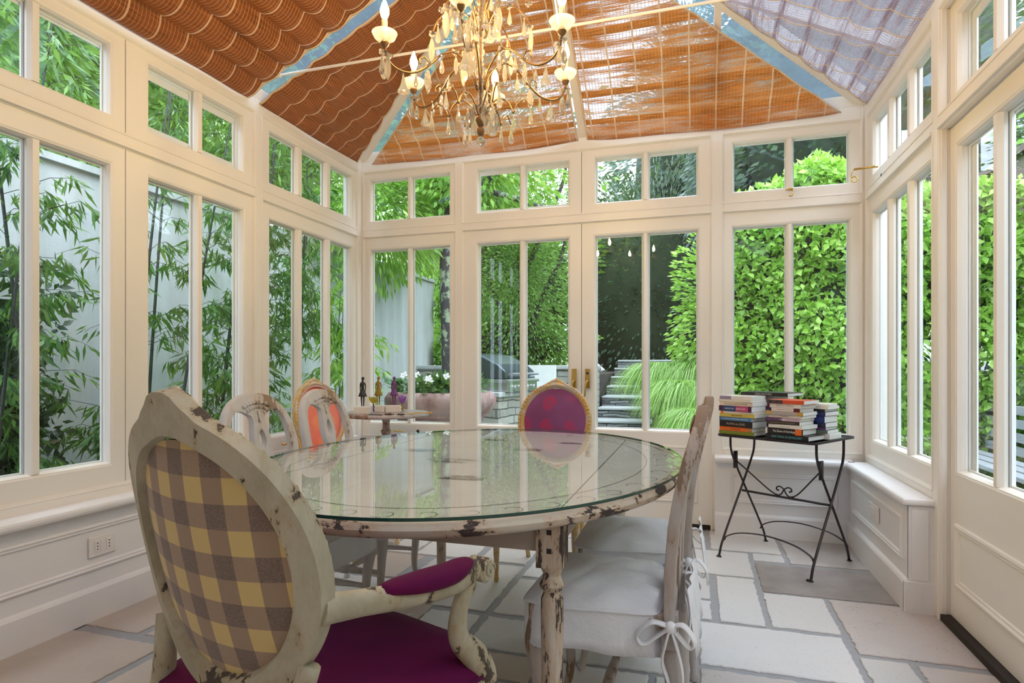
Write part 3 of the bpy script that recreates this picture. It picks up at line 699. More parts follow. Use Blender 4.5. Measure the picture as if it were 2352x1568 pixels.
# ---------------------------------------------------------------- gustavian chairs with slipcovers
def lean(me_or_pts, y0=-.20, z0=.45, k=.13):
    def f(p): 
        x, y, z = p; d = max(0, z-z0); return (x, y + y0 - k*d - .04*d*d + .02*math.sin(PI*min(1, d/.5)), z)
    if isinstance(me_or_pts, bpy.types.Mesh):
        for v in me_or_pts.vertices: v.co = f(v.co)
    return f
def swedish(name, label, mat):
    root = thing(name, label, 'chair')
    def arch(hw, zt, zb, n=26, zs=.755, p=2.35, x0b=None):
        out = []
        for i in range(n+1):
            a = PI*i/n; cx = math.cos(a); sn = math.sin(a)
            out.append((hw*math.copysign(abs(cx)**(2/p), cx), zs + (zt-zs)*abs(sn)**(2/p)))
        return out
    o_ = arch(.205, .985, .4)
    outer = [(.186, .40), (.190, .55), (.200, .68)] + o_ + [(-.200, .68), (-.190, .55), (-.186, .40), (-.155, .40), (-.155, .445), (.155, .445), (.155, .40)]
    sp_ = [(.485, .060), (.53, .050), (.58, .034), (.66, .030), (.71, .034), (.76, .050), (.80, .052), (.84, .044), (.875, .034), (.895, .040), (.912, .060), (.920, .085)]
    def void(s):
        v = [(s*x*(.84 if z < .90 else 1), z) for z, x in sp_]
        v += [(s*.115, .922), (s*.145, .900), (s*.162, .860), (s*.1695, .80), (s*.170, .755), (s*.166, .68), (s*.160, .58), (s*.157, .485)]
        return v
    slot = [(0, .922), (.007, .914), (.006, .890), (.011, .876), (.011, .866), (0, .856), (-.011, .866), (-.011, .876), (-.006, .890), (-.007, .914)]
    oval = [(.023*math.sin(2*PI*i/16)*(1.0 if math.cos(2*PI*i/16) < 0 else .95), .800+.042*math.cos(2*PI*i/16)) for i in range(16)]
    low = [(.016*math.sin(2*PI*i/14), .60+.06*math.cos(2*PI*i/14)) for i in range(14)]
    me = shape2d([outer, void(1), void(-1), slot, oval, low], .030, .004)
    lean(me)
    obj('back_frame', me, mat, root, auto=35)
    # carved leafage on the crest
    cv = MB(); f = lean([])
    for k in range(-4, 5):
        x = k*.017; z = .952-.0009*k*k; p = f((x, .018, z)); cv.sphere(p, .0105, 8, 5, None, (1.15, .45, .9))
        p = f((x*.8, .018, z-.018)); cv.sphere(p, .008, 8, 5, None, (1, .45, 1.1))
    obj('carving', cv, mat, root, smooth=True)
    # rear legs (turned, raked) and front legs
    for s in (-1, 1):
        m = MB(); T_ = Matrix.Translation((s*.168, -.20, 0)) @ Matrix.Rotation(R(-4), 4, 'X')
        m.lathe([(.012,0),(.016,.008),(.012,.03),(.0165,.10),(.021,.20),(.0225,.31),(.021,.345),(.014,.356),(.018,.362)], 14, Matrix.Translation((s*.168, -.225, 0)) @ Matrix.Rotation(R(-3.5), 4, 'X'))
        m.box((s*.168-.018, -.222, .355), (s*.168+.018, -.184, .45)); obj('leg', m, mat, root, auto=40)
        m = MB(); m.tube(curve_pts([(s*.195, .175, .0), (s*.190, .165, .02), (s*.182, .152, .10), (s*.184, .158, .22), (s*.194, .168, .33), (s*.190, .160, .42)], 5), lerp_list([.017, .013, .015, .019, .026, .024], 26), 12); obj('leg', m, mat, root, smooth=True)
    TURN = lambda L: [(.008, 0), (.012, .02*L), (.0105, .1*L), (.016, .45*L), (.0165, .5*L), (.016, .55*L), (.0105, .9*L), (.012, .98*L), (.008, L)]
    for s in (-1, 1):
        a, b = Vector((s*.175, -.215, .175)), Vector((s*.183, .155, .175)); q = (b-a); m = MB()
        m.lathe(TURN(q.length), 12, Matrix.Translation(a) @ q.to_track_quat('Z', 'Y').to_matrix().to_4x4()); c_ = (a+b)/2
        m.lathe([(.019, -.02), (.021, -.016), (.021, .016), (.019, .02)], 8, Matrix.Translation(c_) @ q.to_track_quat('Z', 'Y').to_matrix().to_4x4()); obj('stretcher', m, mat, root, auto=40)
    a, b = Vector((-.179, -.015, .175)), Vector((.179, -.015, .175)); q = b-a; m = MB(); m.lathe(TURN(q.length), 12, Matrix.Translation(a) @ q.to_track_quat('Z', 'Y').to_matrix().to_4x4()); obj('stretcher', m, mat, root, auto=40)
    # seat frame under the cover
    sf = MB(); sf.prism([(-.18,-.19),(.18,-.19),(.215,.178),(-.215,.178)], .40, .445); obj('seat_frame', sf, mat, root, bevel=.004)
    # slipcover: puffed top, piped edge, falling skirt
    def outl(n=96):
        P = [(-.185,-.172),(.185,-.172),(.226,.11),(.20,.195),(-.20,.195),(-.226,.11)]
        pts = []
        for i in range(6):
            a, b = P[i], P[(i+1) % 6]
            for k in range(n//6): pts.append((a[0]+(b[0]-a[0])*k/(n/6), a[1]+(b[1]-a[1])*k/(n/6)))
        for _ in range(3): pts = [((pts[i-1][0]+pts[i][0]*2+pts[(i+1) % len(pts)][0])/4, (pts[i-1][1]+pts[i][1]*2+pts[(i+1) % len(pts)][1])/4) for i in range(len(pts))]
        return pts
    O_ = outl(); N_ = len(O_); rr = []
    def wr(x, y): return .0045*abs(math.sin(13*x+24*y+2*math.sin(9*y+4*x)))+.0032*math.sin(17*y-31*x+2)+.0016*math.sin(52*x+43*y)
    for k in (.02, .15, .3, .45, .6, .72, .82, .9, .95, .98, 1.0):
        rr.append([(x*k, (y-.03)*k+.03, .452+.040*(1-k**3.2)+wr(x*k, y*k)*(1.2 if k < .97 else .3)) for x, y in O_])
    rr.append([(x*1.018, (y-.03)*1.018+.03, .448) for x, y in O_]); rr.append([(x*1.012, (y-.03)*1.012+.03, .441) for x, y in O_])
    for k, z in ((.05, .432), (.2, .425), (.5, .395), (.8, .362), (1.0, .335)):
        rr.append([(x*(1.012+.035*k)+.0035*k*math.sin(i*.75+k)+.005*k*math.sin(i*.31), (y-.03)*(1.012+.035*k)+.03+.004*k*math.sin(i*.62+2), z + (.004*math.sin(i*.4) if k == 1.0 else 0)) for i, (x, y) in enumerate(O_)])
    m = MB(); m.rings(rr, True, False); m.f.append(tuple(range(N_-1, -1, -1))); m.m.append(0)
    sc_ = obj('slipcover', m, M['linen'], root, smooth=True); pm = MB(); pm.tube([(x*1.022, (y-.03)*1.022+.03, .446) for x, y in O_+O_[:1]], .0038, 6, caps=False); obj('piping', pm, M['linen'], sc_, smooth=True); so = sc_.modifiers.new('cloth', 'SOLIDIFY'); so.thickness = .0015
    # flap of cover behind the back posts, and bows at the rear corners
    m = MB(); rr = []
    for j, z in enumerate((.50, .46, .42, .38, .335)):
        rr.append([(-.17+.34*i/20, -.247-.006*j+.004*math.sin(i*.9+j*.4), z+.004*math.sin(i*.5)) for i in range(21)])
    m.rings(rr, False, False); fp = obj('cover_flap', m, M['linen'], root, smooth=True, fix=False); so = fp.modifiers.new('cloth', 'SOLIDIFY'); so.thickness = .002
    for s in (-1, 1):
        m = MB(); c_ = Vector((s*.200, -.205, .425)); rb = dict(n=8, flat=.28)
        def loop(dx, dy, dz, w): 
            P = [c_, c_+Vector((s*.01+dx*.5, dy*.55, dz*.25+.022)), c_+Vector((s*.012+dx, dy, dz*.55)), c_+Vector((s*.010+dx*.8, dy*.8, dz)), c_+Vector((s*.004+dx*.3, dy*.3, dz*.4)), c_]
            m.tube(curve_pts(P, 5), w, up=(s, 0, 0), **rb)
        loop(0, .085, -.050, .014); loop(.0, -.060, -.045, .013)
        m.sphere(c_+Vector((s*.006,0,0)), .016, 10, 6)
        m.tube(curve_pts([c_, c_+Vector((s*.014,-.02,-.06)), c_+Vector((s*.006,-.03,-.13)), c_+Vector((s*.012,-.022,-.24))], 5), .014, up=(s,0,0), **rb)
        m.tube(curve_pts([c_, c_+Vector((s*.016,.012,-.04)), c_+Vector((s*.012,.02,-.09)), c_+Vector((s*.008,.004,-.15)), c_+Vector((s*.01,-.004,-.27))], 5), .013, up=(s,0,0), **rb)
        m.tube([(s*.19, -.15, .43), (s*.205, -.18, .43), tuple(c_)], .007, up=(0,0,1), **rb)
        obj('tie_bow', m, M['tie'], root, smooth=True)
    return root
ch = swedish('slipcovered_chair', 'carved splat back chair with white tied slipcover, nearest on the table\'s right side', M['swede'])
ch['label'] = 'grey limed chair with white tied slipcover, in front on the right side of the table'
ch.location = (-.262, 1.815, 0); ch.rotation_euler = (0, 0, R(88)); ch['group'] = 'slipcovered chairs round the table'
dup(ch, (-.235, 2.36, 0), R(91), 'grey limed chair with white slipcover, mostly hidden behind the front right chair', 'slipcovered chairs round the table')
ch2 = swedish('slipcovered_chair', '', M['gustav']); ch2['group'] = 'slipcovered chairs round the table'; ch2.location = (-1.515, 2.575, 0); ch2.rotation_euler = (0, 0, R(-88)); ch2['label'] = ('pierced splat chair in front of the coral upholstered oval back')
dup(ch2, (-1.495, 2.06, 0), R(-92), 'pierced splat chair between the checked armchair and the other left side chair', 'slipcovered chairs round the table')
# ---------------------------------------------------------------- oval backed chairs
def medallion(root, a, b, cz, cy, th_, sag, fmat, inner, front, back, fw=.045, crest=.045, uvb=False, double=None, cut=.016):
    U = Vector((0, -math.sin(th_), math.cos(th_))); Nn = Vector((0, math.cos(th_), math.sin(th_))); C0 = Vector((0, cy, cz))
    def P(u, v, w): return tuple(C0 + Vector((u, 0, 0)) + U*v + Nn*(w + sag*(u/a)**2))
    N_ = 96
    prof = [(0, -.020), (0, .010), (.005, .016), (.013, .012), (.018, .018), (fw-.014, .016), (fw-.006, .008), (fw, .002), (fw+.002, -.003), (fw-.004, -.020)]
    m = MB(); rr = []
    for i in range(N_):
        t = 2*PI*i/N_; d = abs((t-PI/2+PI) % (2*PI)-PI)
        cr = crest*(.50/(1+math.exp((d-.27)/.025)) + .50/(1+math.exp((d-.145)/.016)))
        rr.append([P((a+cr*.35*abs(math.cos(t))-(k if j not in (0,1,2) else k))*math.cos(t), (b - k + (cr if j < 4 else cr*.2))*math.sin(t), w) for j, (k, w) in enumerate(prof)])
    n = len(prof); vs = [p for r in rr for p in r]; fs = []
    for i in range(N_):
        q = (i+1) % N_
        for j in range(n): fs.append((i*n+j, i*n+(j+1) % n, q*n+(j+1) % n, q*n+j))
    m.add(vs, fs); bf = obj('back_frame', m, fmat, root, auto=32)
    # beaded inner moulding
    if inner:
        m = MB(); pts = [P((a-fw+.004)*math.cos(2*PI*i/72), (b-fw+.004)*math.sin(2*PI*i/72), .012) for i in range(73)]; m.tube(pts, .0065, 8, caps=False); obj('inner_moulding', m, inner, bf, smooth=True)
    # carved ribbon round the outside
    m = MB()
    for i in range(64):
        t = 2*PI*i/64 + .05; d = abs((t-PI/2+PI) % (2*PI)-PI)
        if d < .30: continue
        p = Vector(P((a-.009)*math.cos(t), (b-.009)*math.sin(t), .015)); m.sphere(p, .0048, 6, 4, None, (1.6, 1, 1.6))
    for s in (-1, 1):
        for k in range(7):
            x = s*.011*k; z = b+crest*.72-.0045*k*k*.25; m.sphere(P(x, z-.004, .008+.003*(k % 2)), .0105-.0008*k, 8, 5)
        sc = [P(s*(.055+.022*math.cos(q*.55)*(1-q*.06)), b+crest*.45+.018*math.sin(q*.55)*(1-q*.06), .014) for q in range(11)]; pass
    m.sphere(P(0, b+crest*.80, .010), .012, 10, 6)
    obj('carving', m, fmat, bf, smooth=True)
    for nm, mat_, wz, bulge in (('back_upholstery_front', front, .002, .022), ('back_upholstery_rear', back, -.004, -.014)):
        m = MB(); rr = []; uvs = []
        K = (.001, .2, .4, .6, .75, .87, .95, 1.0)
        for k in K:
            for i in range(N_):
                t = 2*PI*i/N_; u, v = (a-fw)*k*math.cos(t), (b-fw)*k*math.sin(t)
                m.v.append(P(u, v, wz + bulge*(1-k**2.6))); uvs.append((u, v))
        for r_ in range(len(K)-1):
            for i in range(N_):
                q = (i+1) % N_; m.f.append((r_*N_+i, r_*N_+q, (r_+1)*N_+q, (r_+1)*N_+i)); m.m.append(0)
        m.f.append(tuple(range(N_-1, -1, -1))); m.m.append(0); m.uv = uvs
        obj(nm, m, mat_, root, smooth=True)
    return P
def seat_up(root, wf, wr_, y0, y1, z0, fmat, cmat, tz=.055, label=None):
    P = [(-wr_, y0), (wr_, y0), (wf*.98, y1-.10), (wf*.72, y1-.008), (0, y1+.018), (-wf*.72, y1-.008), (-wf*.98, y1-.10)]
    pts = []
    for i in range(len(P)):
        a, b = P[i], P[(i+1) % len(P)]
        for k in range(14): pts.append((a[0]+(b[0]-a[0])*k/14, a[1]+(b[1]-a[1])*k/14))
    for _ in range(5): pts = [((pts[i-1][0]+pts[i][0]*2+pts[(i+1) % len(pts)][0])/4, (pts[i-1][1]+pts[i][1]*2+pts[(i+1) % len(pts)][1])/4) for i in range(len(pts))]
    m = MB(); m.rings([[(x*s, (y-.03)*s+.03, z) for x, y in pts] for s, z in ((.96, z0-.06), (1.0, z0-.056), (1.006, z0-.03), (1.0, z0-.006), (.985, z0))]); obj('seat_rail', m, fmat, root, auto=40)
    cy = (y0+y1)/2; m = MB(); m.rings([[(x*s, (y-cy)*s+cy, z0-.004+z) for x, y in pts] for s, z in ((.97, 0), (.975, .012), (.95, .028), (.88, .042), (.7, tz), (.4, tz+.008), (.02, tz+.010))]); st_ = obj('seat_upholstery', m, cmat, root, smooth=True)
    m = MB(); m.tube([(x*.985, (y-cy)*.985+cy, z0+.004) for x, y in pts+pts[:1]], .0045, 6, caps=False); obj('seat_piping', m, cmat, st_, smooth=True)
    return pts
def legs4(root, wf, wr_, y0, y1, zt, mat):
    for s in (-1, 1):
        m = MB(); m.lathe([(.010,0),(.014,.012),(.011,.03),(.020,.26),(.0235,.32),(.018,.335),(.026,.345),(.026,zt)], 14, Matrix.Translation((s*wf, y1, 0))); obj('leg', m, mat, root, auto=40)
        m = MB(); m.tube(curve_pts([(s*(wr_-.01), y0-.06, 0), (s*wr_, y0-.03, .15), (s*wr_, y0, .32), (s*wr_, y0+.005, zt)], 5), lerp_list([.013, .017, .022, .024], 16), 10); obj('leg', m, mat, root, smooth=True)
def oval_chair(name, label, fmat, inner, cloth, group):
    root = thing(name, label, 'chair', group=group)
    P = medallion(root, .213, .225, .785, -.255, R(11), .02, fmat, inner, cloth, cloth, .034, .020)
    for s in (-1, 1):
        m = MB(); m.tube(curve_pts([(s*.135, -.20, .40), (s*.14, -.205, .50), (s*.165, -.232, .60), (s*.19, -.24, .68)], 5), lerp_list([.019, .016, .014, .013], 16), 10); obj('back_post', m, fmat, root, smooth=True)
    seat_up(root, .245, .19, -.205, .235, .43, fmat, cloth); legs4(root, .205, .165, -.185, .19, .40, fmat)
    return root
c1 = oval_chair('oval_back_chair', 'gilt framed oval back chair in magenta damask at the far end of the table', M['giltframe'], None, M['purple'], None)
c1.location = (-.775, 3.10, 0); c1.rotation_euler = (0, 0, R(180))
c2 = oval_chair('oval_back_chair', 'gilt framed oval back chair in coral fabric beside the left wall windows', M['giltframe'], M['pinkframe'], M['coral'], None)
c2.location = (-1.985, 3.16, 0); c2.rotation_euler = (0, 0, R(-97))
# the big armchair seen from behind
ac = thing('oval_back_armchair', 'oval back armchair in aged cream paint with checked back and plum seat, nearest the viewer', 'armchair', (-.785, 1.068, 0), R(-13.9))
ac['label'] = 'large oval back armchair, aged cream paint, yellow and brown checked back, plum velvet seat'
medallion(ac, .263, .270, .76, -.22, R(11.5), .052, M['armwood'], None, M['plum'], M['check'], .050, .038)
for s in (-1, 1):
    m = MB(); m.tube(curve_pts([(s*.235, -.175, .40), (s*.225, -.165, .47), (s*.20, -.175, .53), (s*.215, -.165, .60)], 5), lerp_list([.024, .022, .021, .018], 16), 12); obj('back_post', m, M['armwood'], ac, smooth=True)
    # arm
    arm = MB(); pth = curve_pts([(s*.240, -.165, .700), (s*.258, -.09, .690), (s*.284, .02, .676), (s*.302, .12, .672), (s*.305, .195, .680)], 7)
    arm.tube(pth, lerp_list([.027, .024, .025, .027, .024], len(pth)), 12, flat=.85)
    arm.lathe([(0, -.026), (.020, -.026), (.026, -.020), (.026, .020), (.020, .026), (0, .026)], 18, Matrix.Translation((s*.305, .205, .672)) @ Matrix.Rotation(PI/2, 4, 'Y'))
    ao = obj('arm', arm, M['armwood'], ac, auto=40)
    sv = MB(); spi = [(s*.305+s*.0275, .205+(.020-.0016*q)*math.cos(q*.62), .672+(.020-.0016*q)*math.sin(q*.62)) for q in range(12)]; sv.tube(spi, .0022, 5)
    obj('scroll_carving', sv, M['armwood'], ao, smooth=True)
    pd = MB(); rr = []
    pp = curve_pts([(s*.268, -.055, .700), (s*.285, .02, .692), (s*.300, .10, .690), (s*.303, .165, .699)], 6)
    for i, p in enumerate(pp):
        k = i/(len(pp)-1); w = .034*(math.sin(PI*(.06+.88*k))**.45); h = .024*(math.sin(PI*(.04+.92*k))**.5)
        rr.append([(p[0]+w*math.cos(2*PI*j/14), p[1], p[2]+h*max(-.5, math.sin(2*PI*j/14))) for j in range(14)])
    pd.rings(rr); obj('arm_pad', pd, M['plum'], ac, smooth=True)
    sup = MB(); sp_ = curve_pts([(s*.300, .175, .655), (s*.292, .150, .60), (s*.288, .155, .54), (s*.300, .195, .49), (s*.305, .225, .43), (s*.295, .23, .38)], 6)
    sup.tube(sp_, lerp_list([.019, .019, .023, .030, .030, .026], len(sp_)), 12, flat=.8); obj('arm_support', sup, M['armwood'], ac, smooth=True)
seat_up(ac, .335, .265, -.20, .31, .445, M['armwood'], M['plum'], .05)
legs4(ac, .285, .23, -.19, .255, .40, M['armwood'])
fr = MB(); rr_ = random.Random(3)
for k in range(26):
    a = rr_.uniform(-.20, .10); x, y = a, .300-.5*a*a+rr_.uniform(-.012, .012); d = Vector((rr_.uniform(-.02,.02), rr_.uniform(.004,.02), rr_.uniform(-.004,.006)))
    p = Vector((x, y, .468)); fr.tube([tuple(p), tuple(p+d*.5+Vector((0,0,.004))), tuple(p+d)], [.0012, .001, .0005], 4)
obj('frayed_threads', fr, M['tie'], ac)
# ---------------------------------------------------------------- round pedestal table with ornaments
pt = thing('pedestal_table', 'small round grey painted pedestal table in the back left corner', 'table', (-2.10, 3.79, 0))
m = MB(); m.lathe([(0, .748), (.27, .748), (.298, .752), (.305, .760), (.303, .772), (.295, .778), (0, .778)], 56); 
M['greytop'] = distressed('worn_grey_table_paint', (.48,.46,.47), (.30,.17,.11), 4, .46, dark=(.22,.12,.08), stretch=(1,1,1), wear=(.40,.24,.17)); obj('tabletop', m, M['greytop'], pt, auto=40)
m = MB(); m.lathe([(.03,.10),(.035,.14),(.05,.20),(.045,.26),(.025,.30),(.022,.40),(.024,.55),(.028,.62),(.034,.635),(.034,.650),(.026,.66),(.025,.70),(.030,.73),(.05,.748)], 18); obj('pedestal', m, M['greytop'], pt, auto=40)
for k in range(3):
    a = 2*PI*k/3+.4; m = MB(); m.tube(curve_pts([(.02*math.cos(a), .02*math.sin(a), .20), (.10*math.cos(a), .10*math.sin(a), .17), (.19*math.cos(a), .19*math.sin(a), .07), (.26*math.cos(a), .26*math.sin(a), .018)], 5), lerp_list([.022, .020, .016, .014], 16), 8, flat=1.3); obj('leg', m, M['greytop'], pt, smooth=True)
TZ = .7785
cr_ = Vector((.9557, .2944, 0)); cf_ = Vector((-.2944, .9557, 0))
def at(px, d, z=TZ):  # a spot from its bearing and distance
    r = (px-1176)/1375.9*d; v = cr_*r + cf_*d; return (v.x, v.y, z)
def figurine(px, d, col, lb, ry=0.0):
    x, y, _ = at(px, d); f = thing('figurine', lb, 'figurine', (x, y, TZ), R(14)+ry, 'slender figurines on white blocks')
    m = MB(); m.box((-.052, -.036, 0), (.052, .036, .046)); obj('plinth', m, M['block'], f, bevel=.0015, seg=1)
    mt = M[col]
    V = [(0,0,.145),(0,.0,.170),(0,-.003,.195),(0,-.002,.212),(0,-.001,.222),(0,0,.236),(-.008,0,.142),(-.009,.002,.10),(-.006,0,.058),(-.006,-.010,.049),(.007,0,.142),(.008,.001,.10),(.007,0,.058),(.008,-.011,.049),
         (-.015,.001,.206),(-.019,.006,.180),(-.017,.002,.150),(.015,.001,.206),(.019,.006,.180),(.017,.003,.150)]
    E = [(0,1),(1,2),(2,3),(3,4),(4,5),(0,6),(6,7),(7,8),(8,9),(0,10),(10,11),(11,12),(12,13),(3,14),(14,15),(15,16),(3,17),(17,18),(18,19)]
    RD = [.013,.010,.012,.008,.0042,.0115,.008,.0055,.0042,.003,.008,.0055,.0042,.003,.0055,.0038,.0030,.0055,.0038,.0030]
    me = bpy.data.meshes.new('body'); me.from_pydata(V, E, []); o = obj('body', me, mt, f)
    sk = o.modifiers.new('skin', 'SKIN'); 
    if not me.skin_vertices: 
        bm = bmesh.new(); bm.from_mesh(me); bm.verts.layers.skin.verify(); bm.to_mesh(me); bm.free()
    for i, r_ in enumerate(RD): me.skin_vertices[0].data[i].radius = (r_, r_); me.skin_vertices[0].data[i].use_root = (i == 0)
    s_ = o.modifiers.new('sub', 'SUBSURF'); s_.levels = 2; s_.render_levels = 2; sk.use_smooth_shade = True
    m = MB(); m.lathe([(.012,.178),(.011,.172),(.0135,.160),(.024,.136),(.031,.118),(.030,.116),(.022,.135),(.011,.158)], 16, Matrix.Diagonal((1, .7, 1, 1)), caps=False); obj('dress', m, mt, f, smooth=True)
    m = MB(); m.sphere((0, .006, .240), .0115, 10, 7); m.sphere((0, .014, .246), .006, 8, 5); obj('hair', m, mt, f, smooth=True)
    return f
M['block'] = plain('chalky_white_block', (.80,.74,.70), .7, 0, .1, 60)
M['fig_dark'] = plain('dark_bronze', (.06,.055,.065), .5, .5, .5, 90, .4); M['fig_ochre'] = plain('ochre_patina', (.42,.26,.035), .6, .2, .5, 90, .4); M['fig_purple'] = plain('purple_patina', (.22,.07,.26), .6, .2, .5, 90, .4)
figurine(833, 4.12, 'fig_dark', 'dark slender female figurine on a white block, on the round side table')
figurine(869, 4.26, 'fig_ochre', 'ochre slender female figurine on a white block, on the round side table')
figurine(905, 4.26, 'fig_purple', 'purple slender female figurine on a white block, on the round side table')
def colglass(n, c):
    t = NT(n); sh = mixsh(t, .45, t.n('BsdfTranslucent', {'Color': c}), t.n('BsdfTransparent', {'Color': c})); return t.done(mixsh(t, .12, sh, t.n('BsdfGlossy', {'Roughness': .05})))
M['g_yel'] = colglass('yellow_glass', (.80,.68,.08)); M['g_lil'] = colglass('lilac_glass', (.66,.34,.72)); M['g_clear'] = colglass('clear_glass', (.90,.90,.92)); M['g_amber'] = colglass('amber_beads', (.72,.60,.16)); M['g_vio'] = colglass('violet_beads', (.30,.25,.55))
x, y, _ = at(858, 4.06); g1 = thing('coupe_glass', 'yellow coupe glass with a violet beaded stem on the round side table', 'glass', (x, y, TZ))
m = MB(); m.lathe([(.004,.072),(.016,.078),(.028,.095),(.0335,.116),(.032,.116),(.026,.096),(.014,.081),(0,.077)], 24, caps=False); obj('bowl', m, M['g_yel'], g1, smooth=True)
m = MB(); m.lathe([(.0,.0),(.024,.001),(.022,.004),(.005,.010),(.004,.016)], 20); obj('foot', m, M['g_clear'], g1, smooth=True)
m = MB(); [m.sphere((.002*math.cos(k*2.1), .002*math.sin(k*2.1), .022+.009*k), .0058, 8, 6) for k in range(6)]; obj('stem', m, M['g_vio'], g1, smooth=True)
x, y, _ = at(924, 4.20); g2 = thing('goblet', 'tall lilac goblet with amber beaded stem on the round side table', 'glass', (x, y, TZ))
m = MB(); m.lathe([(.004,.062),(.014,.070),(.024,.090),(.0275,.118),(.0265,.118),(.023,.092),(.012,.073),(0,.067)], 24, caps=False); obj('bowl', m, M['g_lil'], g2, smooth=True)
m = MB(); m.lathe([(.0,.0),(.016,.001),(.015,.005),(.005,.010),(.004,.014)], 20); obj('foot', m, M['g_clear'], g2, smooth=True)
m = MB(); [m.sphere((.0045*math.cos(k*1.9), .0045*math.sin(k*1.9), .016+.0058*k), .0068*(1-.04*abs(k-3.5)), 8, 6) for k in range(8)]; obj('stem', m, M['g_amber'], g2, smooth=True)
M['yel'] = plain('mustard_enamel', (.62,.36,.03), .35)
x, y, _ = at(965, 4.08); sp_ = MB(); sp_.tube(curve_pts([(-.055, -.02, .004), (-.02, -.006, .006), (.02, .002, .006), (.045, .006, .006)], 5), [.003]*15+[.0035], 8); sp_.sphere((.062, .009, .007), .018, 14, 8, None, (1.3, .75, .32))
tag(obj('spoon', sp_, M['yel'], loc=(x, y, TZ), rot=(0, 0, R(12)), smooth=True), 'long mustard yellow spoon lying at the right edge of the round side table', 'spoon')
x, y, _ = at(925, 4.03); kn = MB(); kn.box((-.05, -.004, .001), (.05, .004, .005)); kn.box((.03, -.006, .001), (.07, .006, .007))
tag(obj('letter_knife', kn, M['yel'], loc=(x, y, TZ), rot=(0, 0, R(25)), bevel=.001), 'thin yellow handled knife lying beside the spoon on the side table', 'knife')
M['brown'] = plain('brown_trinket', (.16,.09,.05), .6, .2, .5, 80, .5)
x, y, _ = at(893, 3.98); m = MB(); rr_ = random.Random(9); [m.sphere((rr_.uniform(-.028,.028), rr_.uniform(-.012,.012), .005+.004*rr_.random()), .006, 7, 5) for _ in range(26)]
tag(obj('bead_bracelet', m, M['brown'], loc=(x, y, TZ), smooth=True), 'heap of brown beads on the round side table before the white blocks', 'bracelet')
x, y, _ = at(921, 3.985); m = MB(); [m.sphere((.022*math.cos(a), .010*math.sin(a), .005), .0052, 7, 5) for a in [k*.5 for k in range(13)]]
tag(obj('bead_ring', m, M['brown'], loc=(x, y, TZ), smooth=True), 'small loop of dark beads near the middle of the side table edge', 'bracelet')
x, y, _ = at(862, 3.97); m = MB(); m.box((-.045, -.016, .001), (.0, .012, .004)); m.box((.005, -.008, .001), (.05, .014, .0035))
tag(obj('metal_trinket', m, M['iron'], loc=(x, y, TZ), bevel=.001), 'flat dark grey trinket at the front edge of the side table, before the yellow coupe', 'trinket')
# ---------------------------------------------------------------- folding bistro table
BT = thing('bistro_table', 'folding dark iron bistro table standing in the back right corner, stacked with books', 'table', (.482, 3.735, 0), R(-34))
m = MB(); hw, hd = .283, .250
def rrect(hw, hd, r, n=6):
    out = []
    for cx, cy, a0 in ((hw-r, -hd+r, -90), (hw-r, hd-r, 0), (-hw+r, hd-r, 90), (-hw+r, -hd+r, 180)):
        for k in range(n+1): a = R(a0+90*k/n); out.append((cx+r*math.cos(a), cy+r*math.sin(a)))
    return out
o_ = rrect(hw, hd, .03); i_ = rrect(hw-.012, hd-.012, .022); b_ = rrect(hw-.004, hd-.004, .028)
m.rings([[(x, y, .697) for x, y in b_], [(x, y, .700) for x, y in o_], [(x, y, .710) for x, y in o_], [(x, y, .711) for x, y in b_], [(x, y, .702) for x, y in i_]]); obj('tabletop', m, M['iron'], BT, auto=40)
for s in (-1, 1):
    X = s*.262
    m = MB(); m.tube(curve_pts([(X, -.25, .006), (X, -.205, .10), (X, -.015, .365), (X, .10, .53), (X, .135, .60), (X, .14, .695)], 6), .0075, 8, flat=.55); m.tube([(X-.018*s, -.262, .004), (X+.006*s, -.25, .006)], .008, 8, flat=.5)
    m.lathe([(.014, 0), (.014, .005)], 12, Matrix.Translation((X, -.252, 0))); obj('leg', m, M['iron'], BT, smooth=True)
    X = s*.247; m = MB(); m.tube(curve_pts([(X, .25, .006), (X, .205, .10), (X, .015, .365), (X, -.11, .54), (X, -.15, .62), (X, -.155, .695)], 6), .0075, 8, flat=.55)
    m.lathe([(.014, 0), (.014, .005)], 12, Matrix.Translation((X, .252, 0))); m.box((X-.006, .085*-1-.03, .50), (X+.006, -.085, .60)); obj('leg', m, M['iron'], BT, smooth=True)
m = MB(); m.tube([(-.262, 0, .352), (.262, 0, .352)], .007, 8); obj('cross_bar', m, M['iron'], BT, smooth=True)
for y, z in ((-.205, .10), (.205, .10)):
    m = MB(); m.tube(curve_pts([(-.258, y, z-.012), (-.235, y, z+.018), (-.15, y, z+.052), (0, y, z+.068), (.15, y, z+.052), (.235, y, z+.018), (.258, y, z-.012)], 6), .009, 8, flat=.4, up=(0, 1, 0)); obj('foot_bar', m, M['iron'], BT, smooth=True)
m = MB()
for s in (-1, 1):
    m.tube(curve_pts([(s*.255, -.105, .555), (s*.19, -.07, .49), (s*.10, -.025, .40), (s*.055, -.008, .366), (s*.03, -.008, .362), (s*.012, -.008, .376), (s*.0, -.008, .398), (-s*.022, -.008, .412), (-s*.040, -.008, .408), (-s*.044, -.008, .394), (-s*.034, -.008, .390)], 5), .0042, 7)
    m.sphere((s*.045, -.004, .357), .011, 8, 6); m.sphere((-s*.034, -.008, .390), .006, 7, 5)
obj('scroll_brace', m, M['iron'], BT, smooth=True)
